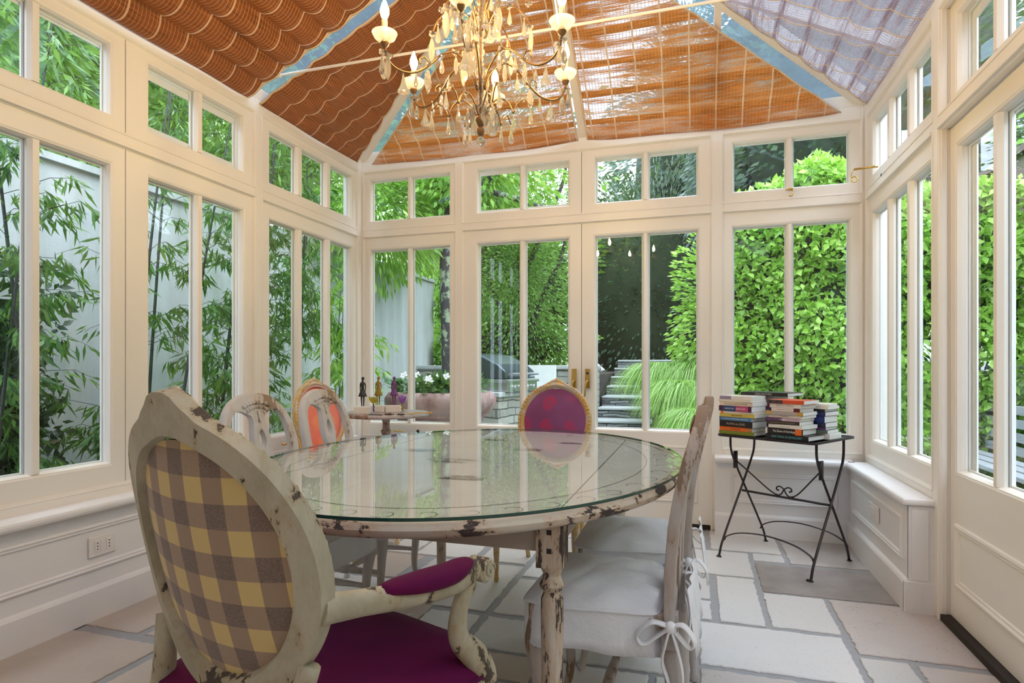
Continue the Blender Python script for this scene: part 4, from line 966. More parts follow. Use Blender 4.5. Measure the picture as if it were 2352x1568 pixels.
# ---------------------------------------------------------------- books
M['page'] = None
t = NT('page_block'); M['page'] = t.done(t.pbsdf(color=t.mix(t.noise(t.coord('Object', (1, 1, 90)), 3, 3), (.86,.85,.84), (.70,.69,.68)), rough=.8))
_cm = {}
def cover(c):
    c = tuple(c)
    if c not in _cm: _cm[c] = plain('book_cover_%d' % len(_cm), c, .38, 0, 0, 40, .12)
    return _cm[c]
bw = Matrix.Translation((.482, 3.735, 0)) @ Matrix.Rotation(R(-34), 4, 'Z')
def book(lx, ly, z, w, d, h, col, label, title=None, tcol=(.85,.83,.80), patch=None, rz=0.0, tw=None, ts=.6, group='books stacked on the bistro table', hard=False):
    """spine along local x facing -y; w spine length, d depth, h thickness; lx,ly = middle of spine"""
    if rz == 0: rz = R(rnd.uniform(-2.2, 2.2)); lx += rnd.uniform(-.006, .006)
    p = bw @ Vector((lx, ly, z)); root = thing('book', label, 'book', tuple(p), R(-34)+rz, group)
    c = .0022 if hard else .0010; ov = .003 if hard else .0
    m = MB(); m.box((-w/2, 0, 0), (w/2, d, c)); m.box((-w/2, 0, h-c), (w/2, d, h)); m.box((-w/2, 0, 0), (w/2, c, h)); obj('cover', m, cover(col), root, bevel=.0006, seg=1)
    m = MB(); m.box((-w/2+ov+.0004, c, c), (w/2-ov-.0004, d-ov-.0006, h-c)); obj('pages', m, M['page'], root)
    if patch:
        for (a, b, pc) in patch:
            m = MB(); m.box((-w/2+w*a, -.0005, .0004), (-w/2+w*b, .0004, h-.0004)); obj('spine_band', m, cover(pc), root)
    if title:
        tm = text_mesh(title, h*ts, tw*w if tw else None)
        if len(tm.vertices):
            for v in tm.vertices: x, y, zz = v.co; v.co = (x, -zz-.0008, y)
            o = obj('title', tm, cover(tcol), root, loc=(0 if not isinstance(ts, tuple) else 0, 0, h/2))
    return root
Z0 = .7115
def stack(items, lx, ly):
    z = Z0
    for it in items:
        dx, dy, w, d, h, col, label = it[:7]; kw = it[7] if len(it) > 7 else {}
        book(lx+dx, ly+dy, z, w, d, h, col, label, **kw); z += h + .0004
    return z
K, W_, O_c = (.02,.018,.02), (.78,.75,.72), (.85,.17,.03)
zA = stack([
 (0, 0, .215, .16, .020, (.22,.28,.04), 'olive green book, lowest of the left stack on the bistro table', dict(rz=R(1))),
 (-.005, .004, .205, .15, .023, O_c, 'bright orange paperback just above the olive green book', dict(title='The Ten Lessons', tw=.3, tcol=(.35,.08,.02), patch=[(.88, 1, (.45,.22,.09))])),
 (-.003, .0, .207, .15, .034, K, 'thick black book lettered PLATO ON LOVE', dict(title='PLATO on LOVE', tw=.55, tcol=(.62,.45,.36), ts=.5, rz=R(-1))),
 (-.004, .003, .202, .15, .021, (.08,.22,.45), 'blue paperback above the black PLATO book', dict(title='COSMOS  A NATURAL HISTORY', tw=.8, ts=.36)),
 (.002, .002, .213, .16, .020, (.60,.47,.10), 'mustard yellow book in the left stack', dict(title='ENERGY MEDICINE', tw=.3, tcol=(.15,.10,.02), ts=.45, rz=R(1.5))),
 (-.006, .003, .200, .15, .012, (.75,.66,.58), 'thin cream book with an orange corner above the yellow one', dict(patch=[(.02, .10, O_c)])),
 (-.008, .0, .205, .15, .031, (.07,.012,.05), 'dark maroon book titled ASPECTS OF with navy and pink bands', dict(title='ASPECTS OF    ASPECTS OF', tw=.62, ts=.36, patch=[(.12, .52, (.03,.07,.20)), (.53, .90, (.50,.08,.20))], rz=R(-1))),
 (-.004, .004, .205, .16, .022, (.80,.68,.55), 'cream book with small dark type in the left stack', dict(title='Harmonies and ELF Thinking', tw=.7, tcol=(.10,.08,.07), ts=.4)),
 (-.006, .0, .205, .16, .014, (.76,.70,.60), 'slim pale cream book under the topmost one of the left stack', {}),
 (-.006, .006, .200, .155, .020, (.80,.76,.74), 'white book with lilac band, on top of the left stack', dict(patch=[(.0, .36, (.33,.27,.42))], title='MEDITATION', tw=.25, ts=.38, rz=R(1.5)))], -.168, -.228)
zB = stack([
 (.012, 0, .232, .19, .026, K, 'large black book lettered 7000 YEARS OF JEWELLERY, base of the middle stack', dict(title='7000 YEARS OF JEWELLERY', tw=.72, tcol=(.12,.42,.45), ts=.62, hard=True)),
 (-.004, .006, .200, .17, .032, K, 'black book titled The Dawn of Astrology with an orange square', dict(title='The Dawn of Astrology', tw=.60, ts=.50, patch=[(.80, .97, O_c), (0, .05, W_)], hard=True)),
 (-.008, .008, .188, .16, .020, W_, 'white book above The Dawn of Astrology', dict(title='Joseph Campbell', tw=.3, tcol=(.3,.3,.3), ts=.3)),
 (-.010, .006, .180, .16, .018, (.05,.035,.03), 'slim dark brown book with gold type in the middle stack', dict(title='BECOMING A BEING WHO KNOWS', tw=.72, tcol=(.35,.28,.15), ts=.42)),
 (-.008, .004, .182, .17, .017, (.13,.06,.16), 'book with deep purple and lilac spine in the middle stack', dict(title='integral', tw=.18, ts=.6, patch=[(.48, 1, (.50,.36,.46))])),
 (-.008, .008, .184, .16, .015, (.78,.70,.62), 'thin cream paperback above the purple spined book', dict(title='NUMBERS', tw=.2, tcol=(.3,.2,.15), ts=.35)),
 (-.006, .0, .200, .17, .018, (.42,.36,.34), 'taupe book with gold ends in the middle stack', dict(patch=[(0, .16, (.60,.36,.08)), (.84, 1, (.55,.32,.06))])),
 (-.006, .010, .168, .15, .019, (.80,.74,.72), 'white book with black and dark red spine ends', dict(patch=[(0, .07, K), (.80, 1, (.12,.01,.01))], title='CHRISTIANITY and COLOUR', tw=.5, tcol=(.4,.3,.3), ts=.35)),
 (-.006, .008, .170, .16, .022, (.80,.73,.68), 'cream book lettered HERO Within near the top of the middle stack', dict(title='HERO Within', tw=.55, tcol=(.42,.34,.32), ts=.72)),
 (.000, .002, .196, .17, .019, (.66,.08,.025), 'red and dark grey patterned book, on top of the middle stack', dict(patch=[(0, .42, (.07,.05,.06)), (.05, .10, (.5,.08,.05)), (.24, .28, (.5,.08,.05))]))], .118, -.235)
zC = stack([
 (.0, 0, .19, .14, .018, (.70,.68,.66), 'pale book lying flat, lowest of the rear right stack', {}),
 (.0, .004, .165, .15, .012, W_, 'white thin book in the rear right stack', {}),
 (-.004, .0, .160, .14, .017, (.13,.19,.15), 'dark green spined book in the rear right stack', {}),
 (-.01, .006, .150, .14, .014, (.18,.05,.22), 'violet spined thin book in the rear right stack', {}),
 (-.006, .004, .150, .14, .024, (.03,.035,.07), 'black spined white paged book under the navy ones', dict(title='R', tw=.08, ts=.6)),
 (-.004, .0, .150, .15, .036, (.015,.035,.20), 'thick navy book with a small white emblem in the rear right stack', dict(title='88', tw=.1, ts=.5)),
 (-.004, .004, .150, .15, .022, (.02,.03,.12), 'navy book titled Astrology in the rear right stack', dict(title='Astrology', tw=.5, ts=.5)),
 (-.008, .006, .140, .14, .014, (.02,.02,.03), 'thin black spined book in the rear right stack', {}),
 (.0, .0, .165, .15, .015, (.78,.74,.66), 'ivory book with a soft curled cover, upper one of the rear right stack', {}),
 (.006, .002, .155, .15, .012, (.80,.77,.70), 'ivory paperback topping the rear right stack, its cover lifting', dict(rz=R(8)))], .180, -.055)
book(-.13, -.045, Z0, .20, .17, .235, (.03,.03,.03), 'tall pale paged book pile behind the left stack', hard=True) if False else None
zz = Z0
for k, (h, c, lb) in enumerate(((.045, (.70,.66,.62), 'pale hardback at the bottom of the hidden stack behind the left one'), (.05, (.06,.07,.16), 'navy book in the hidden stack behind the left one'), (.045, (.72,.68,.66), 'white book in the hidden stack behind the left one'), (.05, (.30,.10,.20), 'plum book in the hidden stack behind the left one'), (.028, (.66,.62,.60), 'grey book supporting the large black one'))):
    book(-.14, -.04, zz, .19, .16, h, c, lb); zz += h+.0004
book(-.09, -.07, zz, .28, .20, .020, K, 'large black book lettered QUADRI, laid across the stack behind the left one', title='QUADRI', tw=.35, ts=.8, tcol=(.45,.44,.42), hard=True)
# open flat book at the right edge of the table

# ---------------------------------------------------------------- fittings
def outlet(name, label, loc, rz, w=.125, h=.088, kind=0):
    r = thing(name, label, 'outlet', loc, rz)
    m = MB(); m.box((-w/2, -.009, -h/2), (w/2, .0, h/2)); obj('cover_plate', m, M['white'], r, bevel=.003)
    for sx_ in ((-.027, .027) if kind == 0 else (-.03, .0, .03)):
        m = MB(); m.box((sx_-.012, -.012, -.024), (sx_+.012, -.008, .024)); mo = obj('socket' if kind == 0 else 'switch', m, M['white'], r, bevel=.001, seg=1)
        if kind == 0:
            hh = MB()
            for z in (-.013, 0, .013): hh.lathe([(.0028, 0), (.0028, .001)], 8, Matrix.Translation((sx_, -.0120, z)) @ Matrix.Rotation(R(90), 4, 'X'))
            obj('pin_hole', hh, M['hole'], mo)
    if kind == 0: m = MB(); m.box((-.012, -.011, -.024), (.012, -.0085, .024)); obj('blank_insert', m, M['white'], r)
    return r
outlet('wall_outlet', 'white double socket plate on the low panelling under the left windows', (-2.508, 1.992, .317), R(90))
outlet('wall_switch', 'white switch plate on the low panelling under the right windows', (XR-.099, 3.62, .325), R(-90), .17, .085, kind=1)
for nm in ('wall_switch',): pass
def stay_bar(label, loc, rz, L=.17):
    r = thing('window_latch', label, 'latch', loc, rz)
    m = MB(); m.tube([(-L/2, -.022, 0), (L/2, -.022, -.002)], .0055, 8); m.sphere((-L/2, -.022, 0), .008, 8, 6); m.sphere((L/2, -.022, -.002), .007, 8, 6); obj('bar', m, M['brass'], r, smooth=True)
    for x in (-L/2+.02, L/2-.03):
        m = MB(); m.box((x-.008, -.020, -.010), (x+.008, 0, .008)); obj('bracket', m, M['brass'], r, bevel=.002)
    return r
stay_bar('brass bar latch on the bottom rail of the back left window, under the round table', (-2.29, YB-.012, .598), 0, .19)
stay_bar('brass bar latch on the corner window bottom rail behind the left chairs', (XL+.012, 3.34, .600), R(90), .20)
hp = thing('rail_vent', 'round black vent hole on the bottom rail of the back left window', 'vent', (-2.07, YB-.013, .598))
m = MB(); m.lathe([(.011, 0), (.013, .002), (.013, .004), (.0, .004)], 16, Matrix.Rotation(R(90), 4, 'X')); obj('plug', m, M['hole'], hp)
def latch(label, loc, rz):
    r = thing('fanlight_stay', label, 'window stay', loc, rz)
    m = MB(); m.box((-.022, -.006, -.006), (.022, 0, .006)); m.sphere((0, -.010, .003), .009, 8, 6); obj('plate', m, M['brass'], r, bevel=.002)
    m = MB(); m.tube(curve_pts([(.012, -.012, .004), (.018, -.022, .0), (.018, -.026, -.020), (.014, -.022, -.040)], 5), .0035, 7); m.lathe([(.012, -.004), (.014, 0), (.010, .003)], 12, Matrix.Translation((.006, -.024, -.045))); obj('hook', m, M['brass'], r, smooth=True)
    return r
latch('brass fanlight stay under the small window above the right back window', (.575, YB-.012, 2.245), 0)
r = thing('casement_stay', 'long brass casement stay with curled end on the right corner fanlight', 'window stay', (XR-.012, 3.86, 2.235), R(-90))
m = MB(); m.tube([(.0, -.012, 0), (-.01, -.03, .004), (-.03, -.125, .004)], .0065, 8); obj('arm', m, M['brass'], r, smooth=True)
m = MB(); m.tube([(-.03, -.125, .004), (-.033, -.138, -.015), (-.034, -.138, -.045)] + [(-.034, -.122-.016*math.cos(q*.7), -.052-.016*math.sin(q*.7)) for q in range(9)], .0035, 7); obj('curl', m, M['brass'], r, smooth=True)
m = MB(); m.lathe([(.008, 0), (.009, .002), (0, .002)], 12, Matrix.Translation((.02, 0, -.055)) @ Matrix.Rotation(R(90), 4, 'X')); obj('keyhole', m, M['hole'], r)
# door furniture
def lever(parent, x, s):
    m = MB(); m.box((x-.0175, YB-.018, .945), (x+.0175, YB-.0125, 1.085)); pl__ = obj('handle_plate', m, M['brass'], parent, bevel=.0015)
    m = MB(); m.tube(curve_pts([(x, YB-.016, .995), (x, YB-.045, .995), (x-.004, YB-.052, .985), (x-.010, YB-.055, .93), (x-.013, YB-.055, .888)], 5), lerp_list([.008, .0075, .007, .0065, .008], 21), 10); obj('lever', m, M['brass'], pl__, smooth=True)
    m = MB()
    for dx in (-.012, .012): m.lathe([(.0022, 0), (.0022, .001)], 8, Matrix.Translation((x+dx, YB-.0182, 1.078)) @ Matrix.Rotation(R(90), 4, 'X'))
    if s: m.lathe([(.009, 0), (.010, .002), (.008, .003), (0, .003)], 14, Matrix.Translation((x, YB-.018, 1.053)) @ Matrix.Rotation(R(90), 4, 'X') )
    obj('screw', m, M['hole'], pl__)
lever(dr1, -.838, 0); lever(dr2, -.742, 1)
# ---------------------------------------------------------------- crystal chandelier
t = NT('cut_crystal'); 
gsh = t.n('BsdfGlass', {'Color': (1,.985,.96), 'Roughness': .03, 'IOR': 1.5}); dsh = t.n('BsdfTranslucent', {'Color': (.95,.90,.84)})
M['crystal'] = t.done(mixsh(t, .30, gsh, dsh))
t = NT('etched_glass_dish'); M['dish'] = t.done(mixsh(t, .25, mixsh(t, .8, t.n('BsdfTranslucent', {'Color': (.92,.86,.80)}), t.n('BsdfTransparent', {'Color': (1,1,1)})), t.n('BsdfGlossy', {'Roughness': .12, 'Color': (.9,.85,.8)})))
M['bronze'] = plain('gilt_bronze_arm', (.36,.20,.09), .35, .9, .1, 60, .3)
M['candle'] = plain('ivory_candle_sleeve', (.85,.74,.50), .6)
BULB = 400.0
t = NT('lit_candle_bulb'); M['bulb'] = t.done(t.n('Emission', {'Color': (1.0, .69, .28, 1), 'Strength': BULB}))
CX, CY = -.78, 2.13
CH = thing('chandelier', 'crystal drop chandelier with six lit candle bulbs hanging above the dining table', 'chandelier', (CX, CY, 0), 0)
def drop_mesh():
    m = MB(); m.lathe([(.0006, 0), (.0022, -.004), (.0030, -.010), (.0050, -.022), (.0080, -.036), (.0092, -.044), (.0080, -.051), (.0045, -.056), (.0005, -.058)], 8); m.sphere((0, 0, .004), .0038, 8, 5); return m.mesh('drop')
def spear_mesh():
    m = MB(); m.lathe([(.0008, 0), (.004, -.006), (.0085, -.020), (.0105, -.034), (.0100, -.050), (.0062, -.066), (.0008, -.076)], 6); m.sphere((0, 0, .005), .0042, 8, 5); return m.mesh('spear')
def plaque_mesh():
    P = [(0, 0), (.006, -.003), (.009, -.012), (.016, -.020), (.014, -.028), (.021, -.038), (.017, -.047), (.019, -.056), (.011, -.064), (.008, -.074), (0, -.082)]
    P = P + [(-x, z) for x, z in P[-2:0:-1]]
    m = MB(); c = (0, -.038)
    m.rings([[(c[0]+(x-c[0])*k, y, c[1]+(z-c[1])*k) for x, z in P] for k, y in ((.45, -.0065), (.85, -.0038), (1, 0), (.85, .0038), (.45, .0065))]); m.sphere((0, 0, .005), .0045, 8, 5); return m.mesh('plaque')
def bell_mesh():
    m = MB(); n = 20; rr = []
    for r_, z in ((.001, 0), (.003, -.006), (.0045, -.018), (.0075, -.034), (.013, -.050), (.0175, -.060), (.014, -.0635), (.001, -.066)):
        rr.append([(r_*(1+.16*(j % 2))*math.cos(2*PI*j/n), r_*(1+.16*(j % 2))*math.sin(2*PI*j/n), z) for j in range(n)])
    m.rings(rr); m.sphere((0, 0, .005), .0045, 8, 5); return m.mesh('bell')
PM = [drop_mesh(), spear_mesh(), plaque_mesh(), bell_mesh()]
for me in PM: me.materials.append(M['crystal'])
npend = [0]
def pend(parent, kind, x, y, z, s=1.0, a=0.0):
    o = bpy.data.objects.new('crystal_pendant', PM[kind]); COL.objects.link(o); o.parent = parent; o.location = (x, y, z); o.scale = (s, s, s); o.rotation_euler = (0, 0, a); npend[0] += 1
sh = MB(); prof = [(.0, 1.972), (.010, 1.974), (.014, 1.985), (.013, 2.000), (.008, 2.006), (.012, 2.012), (.020, 2.030), (.016, 2.046), (.008, 2.055)]
sh.lathe(prof, 18)
obj('stem', sh, M['bronze'], CH, auto=40)
sg = MB(); z = 2.055
for k, (r_, h) in enumerate(((.011, .02), (.010, .02), (.011, .02), (.013, .024), (.010, .02), (.016, .03), (.024, .045), (.013, .02), (.011, .02), (.016, .03), (.012, .02), (.012, .02), (.020, .035), (.028, .045), (.014, .02), (.012, .02), (.018, .03), (.022, .035), (.012, .02), (.012, .02))):
    sg.sphere((0, 0, z+h/2), r_, 14, 8, None, (1, 1, h/2/r_)); z += h
obj('crystal_stem', sg, M['crystal'], CH, smooth=True); zt_ = z
m = MB(); m.tube([(0, 0, 2.04), (0, 0, zt_+.01)], .0035, 8); obj('rod', m, M['bronze'], CH)
m = MB(); m.sphere((0, 0, 1.951), .0185, 12, 8); obj('crystal_ball', m, M['crystal'], CH)
m = MB(); zc = zt_
while zc < 3.60:
    k = int(round((zc-zt_)/.026)); m.tube([((.006*math.cos(a) if k % 2 else 0), (0 if k % 2 else .006*math.cos(a)), zc+.013+.013*math.sin(a)) for a in [q*PI/4 for q in range(9)]], .0018, 5); zc += .022
m.lathe([(.0, 3.60), (.03, 3.602), (.045, 3.625), (.045, 3.64), (0, 3.64)], 20); obj('chain', m, M['bronze'], CH, smooth=True)
rc = random.Random(21)
def rosette(m, x, y, z, r=.011):
    for q in range(6): a = 2*PI*q/6; m.sphere((x+r*math.cos(a)*.9, y+r*math.sin(a)*.9, z+.003*math.sin(a*2)), r*.55, 6, 4)
    m.sphere((x, y, z+.004), r*.5, 6, 4)
_rm = MB(); rosette(_rm, 0, 0, 0); ROS = _rm.mesh('rosette', True); ROS.materials.append(M['crystal'])
def rosobj(par, x, y, z, s=1.0):
    o = bpy.data.objects.new('crystal_rosette', ROS); COL.objects.link(o); o.parent = par; o.location = (x, y, z); o.scale = (s, s, s)
A0 = 23.0
for k in range(6):
    a = R(A0 + 60*k) + YAW; ca, sa = math.cos(a), math.sin(a); Pt = lambda r, z: (r*ca, r*sa, z)
    m = MB(); path = curve_pts([Pt(.016, 2.150), Pt(.040, 2.215), Pt(.095, 2.265), Pt(.150, 2.250), Pt(.195, 2.205), Pt(.250, 2.165), Pt(.305, 2.160), Pt(.345, 2.185), Pt(.362, 2.232)], 6)
    m.tube(path, .0042, 8); m.tube(curve_pts([Pt(.195, 2.205), Pt(.215, 2.225), Pt(.235, 2.215), Pt(.232, 2.198)], 5), .0028, 6); arm = obj('arm', m, M['bronze'], CH, smooth=True)
    m = MB(); m.lathe([(.004, 2.228), (.013, 2.238), (.016, 2.246), (.011, 2.252), (.0, 2.252)], 16, Matrix.Translation((Pt(.362, 0)))); obj('cup', m, M['bronze'], arm, auto=40)
    m = MB(); m.lathe([(.008, 2.246), (.020, 2.251), (.036, 2.264), (.045, 2.282), (.043, 2.283), (.034, 2.267), (.019, 2.255), (.008, 2.250)], 28, Matrix.Translation(Pt(.362, 0)), caps=False); obj('drip_dish', m, M['dish'], arm, smooth=True)
    m = MB(); m.lathe([(.0105, 2.250), (.0105, 2.328), (.007, 2.330), (0, 2.330)], 14, Matrix.Translation(Pt(.362, 0))); obj('candle_sleeve', m, M['candle'], arm, auto=40)
    m = MB(); m.lathe([(.004, 2.330), (.011, 2.338), (.0155, 2.352), (.0150, 2.368), (.009, 2.386), (.0035, 2.400), (.0005, 2.407)], 12, Matrix.Translation(Pt(.362, 0))); obj('bulb', m, M['bulb'], arm, smooth=True)
    [rosobj(arm, *p_) for p_ in (Pt(.345, 2.205), Pt(.368, 2.214), Pt(.200, 2.20), Pt(.10, 2.268))]
    tx, ty = -sa, ca
    for (r_, z, kd, s, off) in ((.355, 2.195, 1, 1.05, .020), (.362, 2.195, 0, 1.1, -.018), (.372, 2.20, 0, 1.15, .0), (.295, 2.150, 3, 1.0, 0), (.25, 2.160, 0, .95, .004), (.205, 2.185, 2, 1.05, 0), (.155, 2.235, 0, 1.0, .01), (.095, 2.255, 1, .9, -.008)):
        if k == 4 and kd == 0 and r_ < .2: continue
        x, y, _ = Pt(r_, 0); pend(CH, kd, x+tx*off, y+ty*off, z, s*rc.uniform(.93, 1.1), rc.uniform(0, 3))
    # lower garland arcs
    a2 = a + R(30); c2_, s2_ = math.cos(a2), math.sin(a2); Q = lambda r, z: (r*c2_, r*s2_, z)
    m = MB(); m.tube(curve_pts([Q(.014, 2.045), Q(.035, 2.085), Q(.072, 2.110), Q(.105, 2.092), Q(.125, 2.050)], 6), .0030, 7); m.tube(curve_pts([Q(.125, 2.052), Q(.140, 2.085), Q(.168, 2.100), Q(.19, 2.075)], 5), .0026, 6); ga = obj('garland_arm', m, M['bronze'], CH, smooth=True)
    [rosobj(ga, *p_, .75) for p_ in (Q(.085, 2.103), Q(.165, 2.10), Q(.026, 2.075))]
    for (r_, z, kd, s) in ((.125, 2.040, 0, 1.0), (.19, 2.066, 0, 1.1), (.05, 2.07, 1 if k % 2 else 2, .95)): x, y, _ = Q(r_, 0); pend(CH, kd, x, y, z, s*rc.uniform(.95, 1.1), rc.uniform(0, 3))
    # upper arcs
    m = MB(); m.tube(curve_pts([Q(.018, 2.36), Q(.05, 2.43), Q(.11, 2.455), Q(.165, 2.42), Q(.19, 2.365)], 6), .0036, 7); m.tube(curve_pts([Pt(.018, 2.44), Pt(.06, 2.54), Pt(.13, 2.57), Pt(.20, 2.52)], 6), .0034, 7); ua = obj('upper_arm', m, M['bronze'], CH, smooth=True)
    [rosobj(ua, *p_, 1.05) for p_ in (Q(.185, 2.37), Q(.11, 2.455), Pt(.20, 2.52))]
    for (r_, z, kd, s) in ((.19, 2.355, 2 if k % 2 else 1, 1.15), (.165, 2.40, 0, 1.1), (.11, 2.44, 0, 1.0), (.055, 2.41, 3, .95)): x, y, _ = Q(r_, 0); pend(CH, kd, x, y, z, s*rc.uniform(.93, 1.1), rc.uniform(0, 3))
# ---------------------------------------------------------------- garden outside
M['plaster'] = None
t = NT('weathered_plaster'); co = t.coord(); s1 = t.noise(co, .8, 6, .65); s2 = t.noise(t.coord('Object', (3, 3, .35)), 1.6, 5, .6)
c = t.mix(t.ramp(s2, [(.38, 0.0), (.70, .75)]), (.56,.58,.58), (.34,.38,.35)); c = t.mix(t.ramp(s1, [(.5, 0.0), (.75, .7)]), c, (.30,.34,.27))
M['plaster'] = t.done(t.pbsdf(color=c, rough=.85, normal=t.bump(t.noise(co, 30, 4), .2, .01)))
def stone_wall_mat(name, a, b, mortar, sx=1.0, row=.09, w=.34, off=.5):
    t = NT(name); co = t.coord(); sp = t.n('SeparateXYZ', {0: co}); u = t.math('ADD', sp.outputs[0], sp.outputs[1]); 
    wob = t.math('MULTIPLY', t.noise(co, 2.5, 3), .10)
    cv = t.n('CombineXYZ', {0: t.math('MULTIPLY', u, sx), 1: t.math('ADD', sp.outputs[2], wob), 2: 0.0})
    br = t.n('TexBrick', {'Vector': cv.outputs[0], 'Color1': a, 'Color2': b, 'Mortar': mortar, 'Scale': 1.0, 'Mortar Size': .008, 'Mortar Smooth': .3, 'Bias': .0, 'Brick Width': w, 'Row Height': row}, offset=off, squash=1.4, squash_frequency=3)
    n = t.noise(co, 14, 5, .65)
    c = t.mix(t.ramp(n, [(.35, 0.0), (.75, .55)]), br.outputs[0], tuple(x*.45 for x in a))
    return t.done(t.pbsdf(color=c, rough=.85, normal=t.bump(t.math('ADD', t.math('MULTIPLY', br.outputs['Fac'], -1.0), n), .6, .02)))
M['stone'] = stone_wall_mat('pale_dry_stone', (.52,.52,.46), (.33,.34,.30), (.07,.075,.06))
M['slate'] = stone_wall_mat('grey_slate_courses', (.34,.36,.36), (.10,.11,.12), (.03,.03,.03), 1.0, .045, .30)
M['tread'] = plain('slate_tread', (.50,.53,.52), .7, 0, .5, 20, .4)
t = NT('terrace_paving'); co = t.coord(); br = t.n('TexBrick', {'Vector': co, 'Color1': (.42,.43,.42), 'Color2': (.33,.34,.33), 'Mortar': (.18,.19,.17), 'Scale': 1.0, 'Mortar Size': .01, 'Brick Width': .7, 'Row Height': .45})
M['pave'] = t.done(t.pbsdf(color=t.mix(t.ramp(t.noise(co, 3, 5), [(.4,0.0),(.8,.6)]), br.outputs[0], (.22,.26,.18)), rough=.8, normal=t.bump(br.outputs['Fac'], -.3, .01)))
M['soil'] = plain('garden_soil', (.07,.055,.035), .95, 0, .8, 12, .5)
M['bark'] = plain('dark_bark', (.060,.055,.045), .9, 0, .9, 30, .5)
t = NT('lichened_bark'); co = t.coord(); M['bark2'] = t.done(t.pbsdf(color=t.mix(t.ramp(t.noise(t.coord('Object', (9, 9, 7)), 1.0, 5, .65), [(.50, 0.0), (.56, 1.0)]), (.055,.05,.055), (.30,.36,.24)), rough=.9, normal=t.bump(t.noise(co, 40, 4), .7, .01)))
g = MB(); g.box((-4.3, -3.5, -.25), (XL-.13, 8.8, -.02)); g.box((XL-.13, YB+.13, -.25), (3.2, 8.8, -.02)); g.box((XR+.13, -3.5, -.25), (3.2, YB+.13, -.02)); g.box((XL-.13, -3.5, -.25), (XR+.13, -1.38, -.02))
struct(obj('ground', g, M['pave']))
g = MB(); g.box((-6.0, 9.15, -.2), (-1.45, 22, .98)); g.box((-1.45, 11.9, -.2), (4.2, 22, 1.2)); g.box((.15, 6.95, -.2), (4.2, 12.6, .35))
g.add([(-1.4+1.55, 8.7, .35), (4.2, 8.7, .35), (4.2, 12.6, 1.2), (.15, 12.6, 1.2)], [(0,1,2,3)])
struct(obj('terrain', g, M['soil']))
w = MB(); w.box((-4.55, -3.5, -.2), (-4.3, 9.4, 2.53)); w.box((-4.6, -3.5, 2.53), (-4.26, 9.4, 2.58))
struct(obj('wall_garden_left', w, M['plaster']))
w = MB(); w.box((3.05, -3.5, -.2), (3.3, 12.5, 3.18)); w.box((3.0, -3.5, 3.18), (3.35, 12.5, 3.25))
M['fence'] = plain('brown_board_fence', (.20,.155,.13), .8, 0, .4, 25, .4); struct(obj('wall_garden_right', w, M['fence']))
w = MB(); w.box((-4.3, 8.8, -.1), (-1.42, 9.15, 1.06)); struct(obj('wall_garden_back', w, M['stone']))
w = MB(); w.box((-4.32, 8.74, 1.06), (-1.40, 9.2, 1.12)); struct(obj('trim_8', w, M['tread'], bevel=.01, seg=1))
# the flight of slate steps
w = MB(); tr = MB(); STEP0 = 7.9
for k in range(8):
    y = STEP0 + .50*k; z = .05 + .147*(k+1)
    w.box((-1.42, y, z-.35), (.2, y+.56, z-.03)); tr.box((-1.42+.004*(k % 3), y-.03, z-.03), (.2, y+.50, z))
st = struct(obj('stairs', w, M['slate'])); obj('stair_tread', tr, M['tread'], st, bevel=.006, seg=1)
def leaves(n, pts, nrm=None, size=.06, ar=.42, jit=.6, droop=.3, seed=0, fold=.25, az=None):
    """n leaf blades at pts (n,3); nrm (n,3) outward hint; folded kites, vectorised -> Mesh"""
    rg_ = np.random.default_rng(seed); pts = np.asarray(pts, float)
    d = rg_.normal(size=(n, 3)); d /= np.linalg.norm(d, axis=1)[:, None]
    if nrm is not None: d = d*jit + np.asarray(nrm)*(1-jit)
    d[:, 2] -= droop; d /= np.linalg.norm(d, axis=1)[:, None]
    a = rg_.normal(size=(n, 3))
    if nrm is not None: a = a*.6 + np.asarray(nrm)*.9
    s = np.cross(d, a); s /= np.linalg.norm(s, axis=1)[:, None] + 1e-9; u = np.cross(s, d)
    L = size*(rg_.uniform(.65, 1.25, n))[:, None]; W = L*ar*.5
    b = pts; tip = pts + d*L; mid = pts + d*L*.42
    l_ = mid + s*W + u*W*fold; r_ = mid - s*W + u*W*fold
    V = np.stack([b, l_, tip, r_], 1).reshape(-1, 3)
    F = (np.arange(n)*4)[:, None, None] + np.array([[0, 1, 2], [0, 2, 3]])[None]
    F = F.reshape(-1, 3)
    me = bpy.data.meshes.new('foliage'); me.vertices.add(len(V)); me.vertices.foreach_set('co', V.ravel())
    me.loops.add(F.size); me.loops.foreach_set('vertex_index', F.ravel().astype(np.int32)); me.polygons.add(len(F))
    me.polygons.foreach_set('loop_start', (np.arange(len(F))*3).astype(np.int32)); me.update(calc_edges=True)
    return me
M['lf_hedge'] = leaf_mat('bright_ivy_leaf', (.16,.34,.04), (.30,.54,.08), (.50,.72,.20), .38, .30)
M['lf_bamboo'] = leaf_mat('bamboo_leaf', (.045,.13,.03), (.10,.24,.06), (.22,.40,.08), .35, .35)
M['lf_lime'] = leaf_mat('lime_bamboo_leaf', (.17,.36,.04), (.28,.52,.08), (.48,.68,.20), .45, .35)
M['lf_tree'] = leaf_mat('garden_tree_leaf', (.08,.20,.025), (.17,.36,.05), (.34,.54,.12), .42, .30)
M['lf_mid'] = leaf_mat('mid_green_leaf', (.04,.10,.02), (.10,.23,.04), (.24,.42,.09), .38, .3)
M['lf_dark'] = leaf_mat('dark_evergreen_leaf', (.018,.045,.025), (.045,.085,.05), (.10,.15,.09), .2, .3)
M['lf_conifer'] = leaf_mat('grey_conifer_leaf', (.07,.10,.10), (.12,.17,.16), (.20,.26,.25), .2, .5)
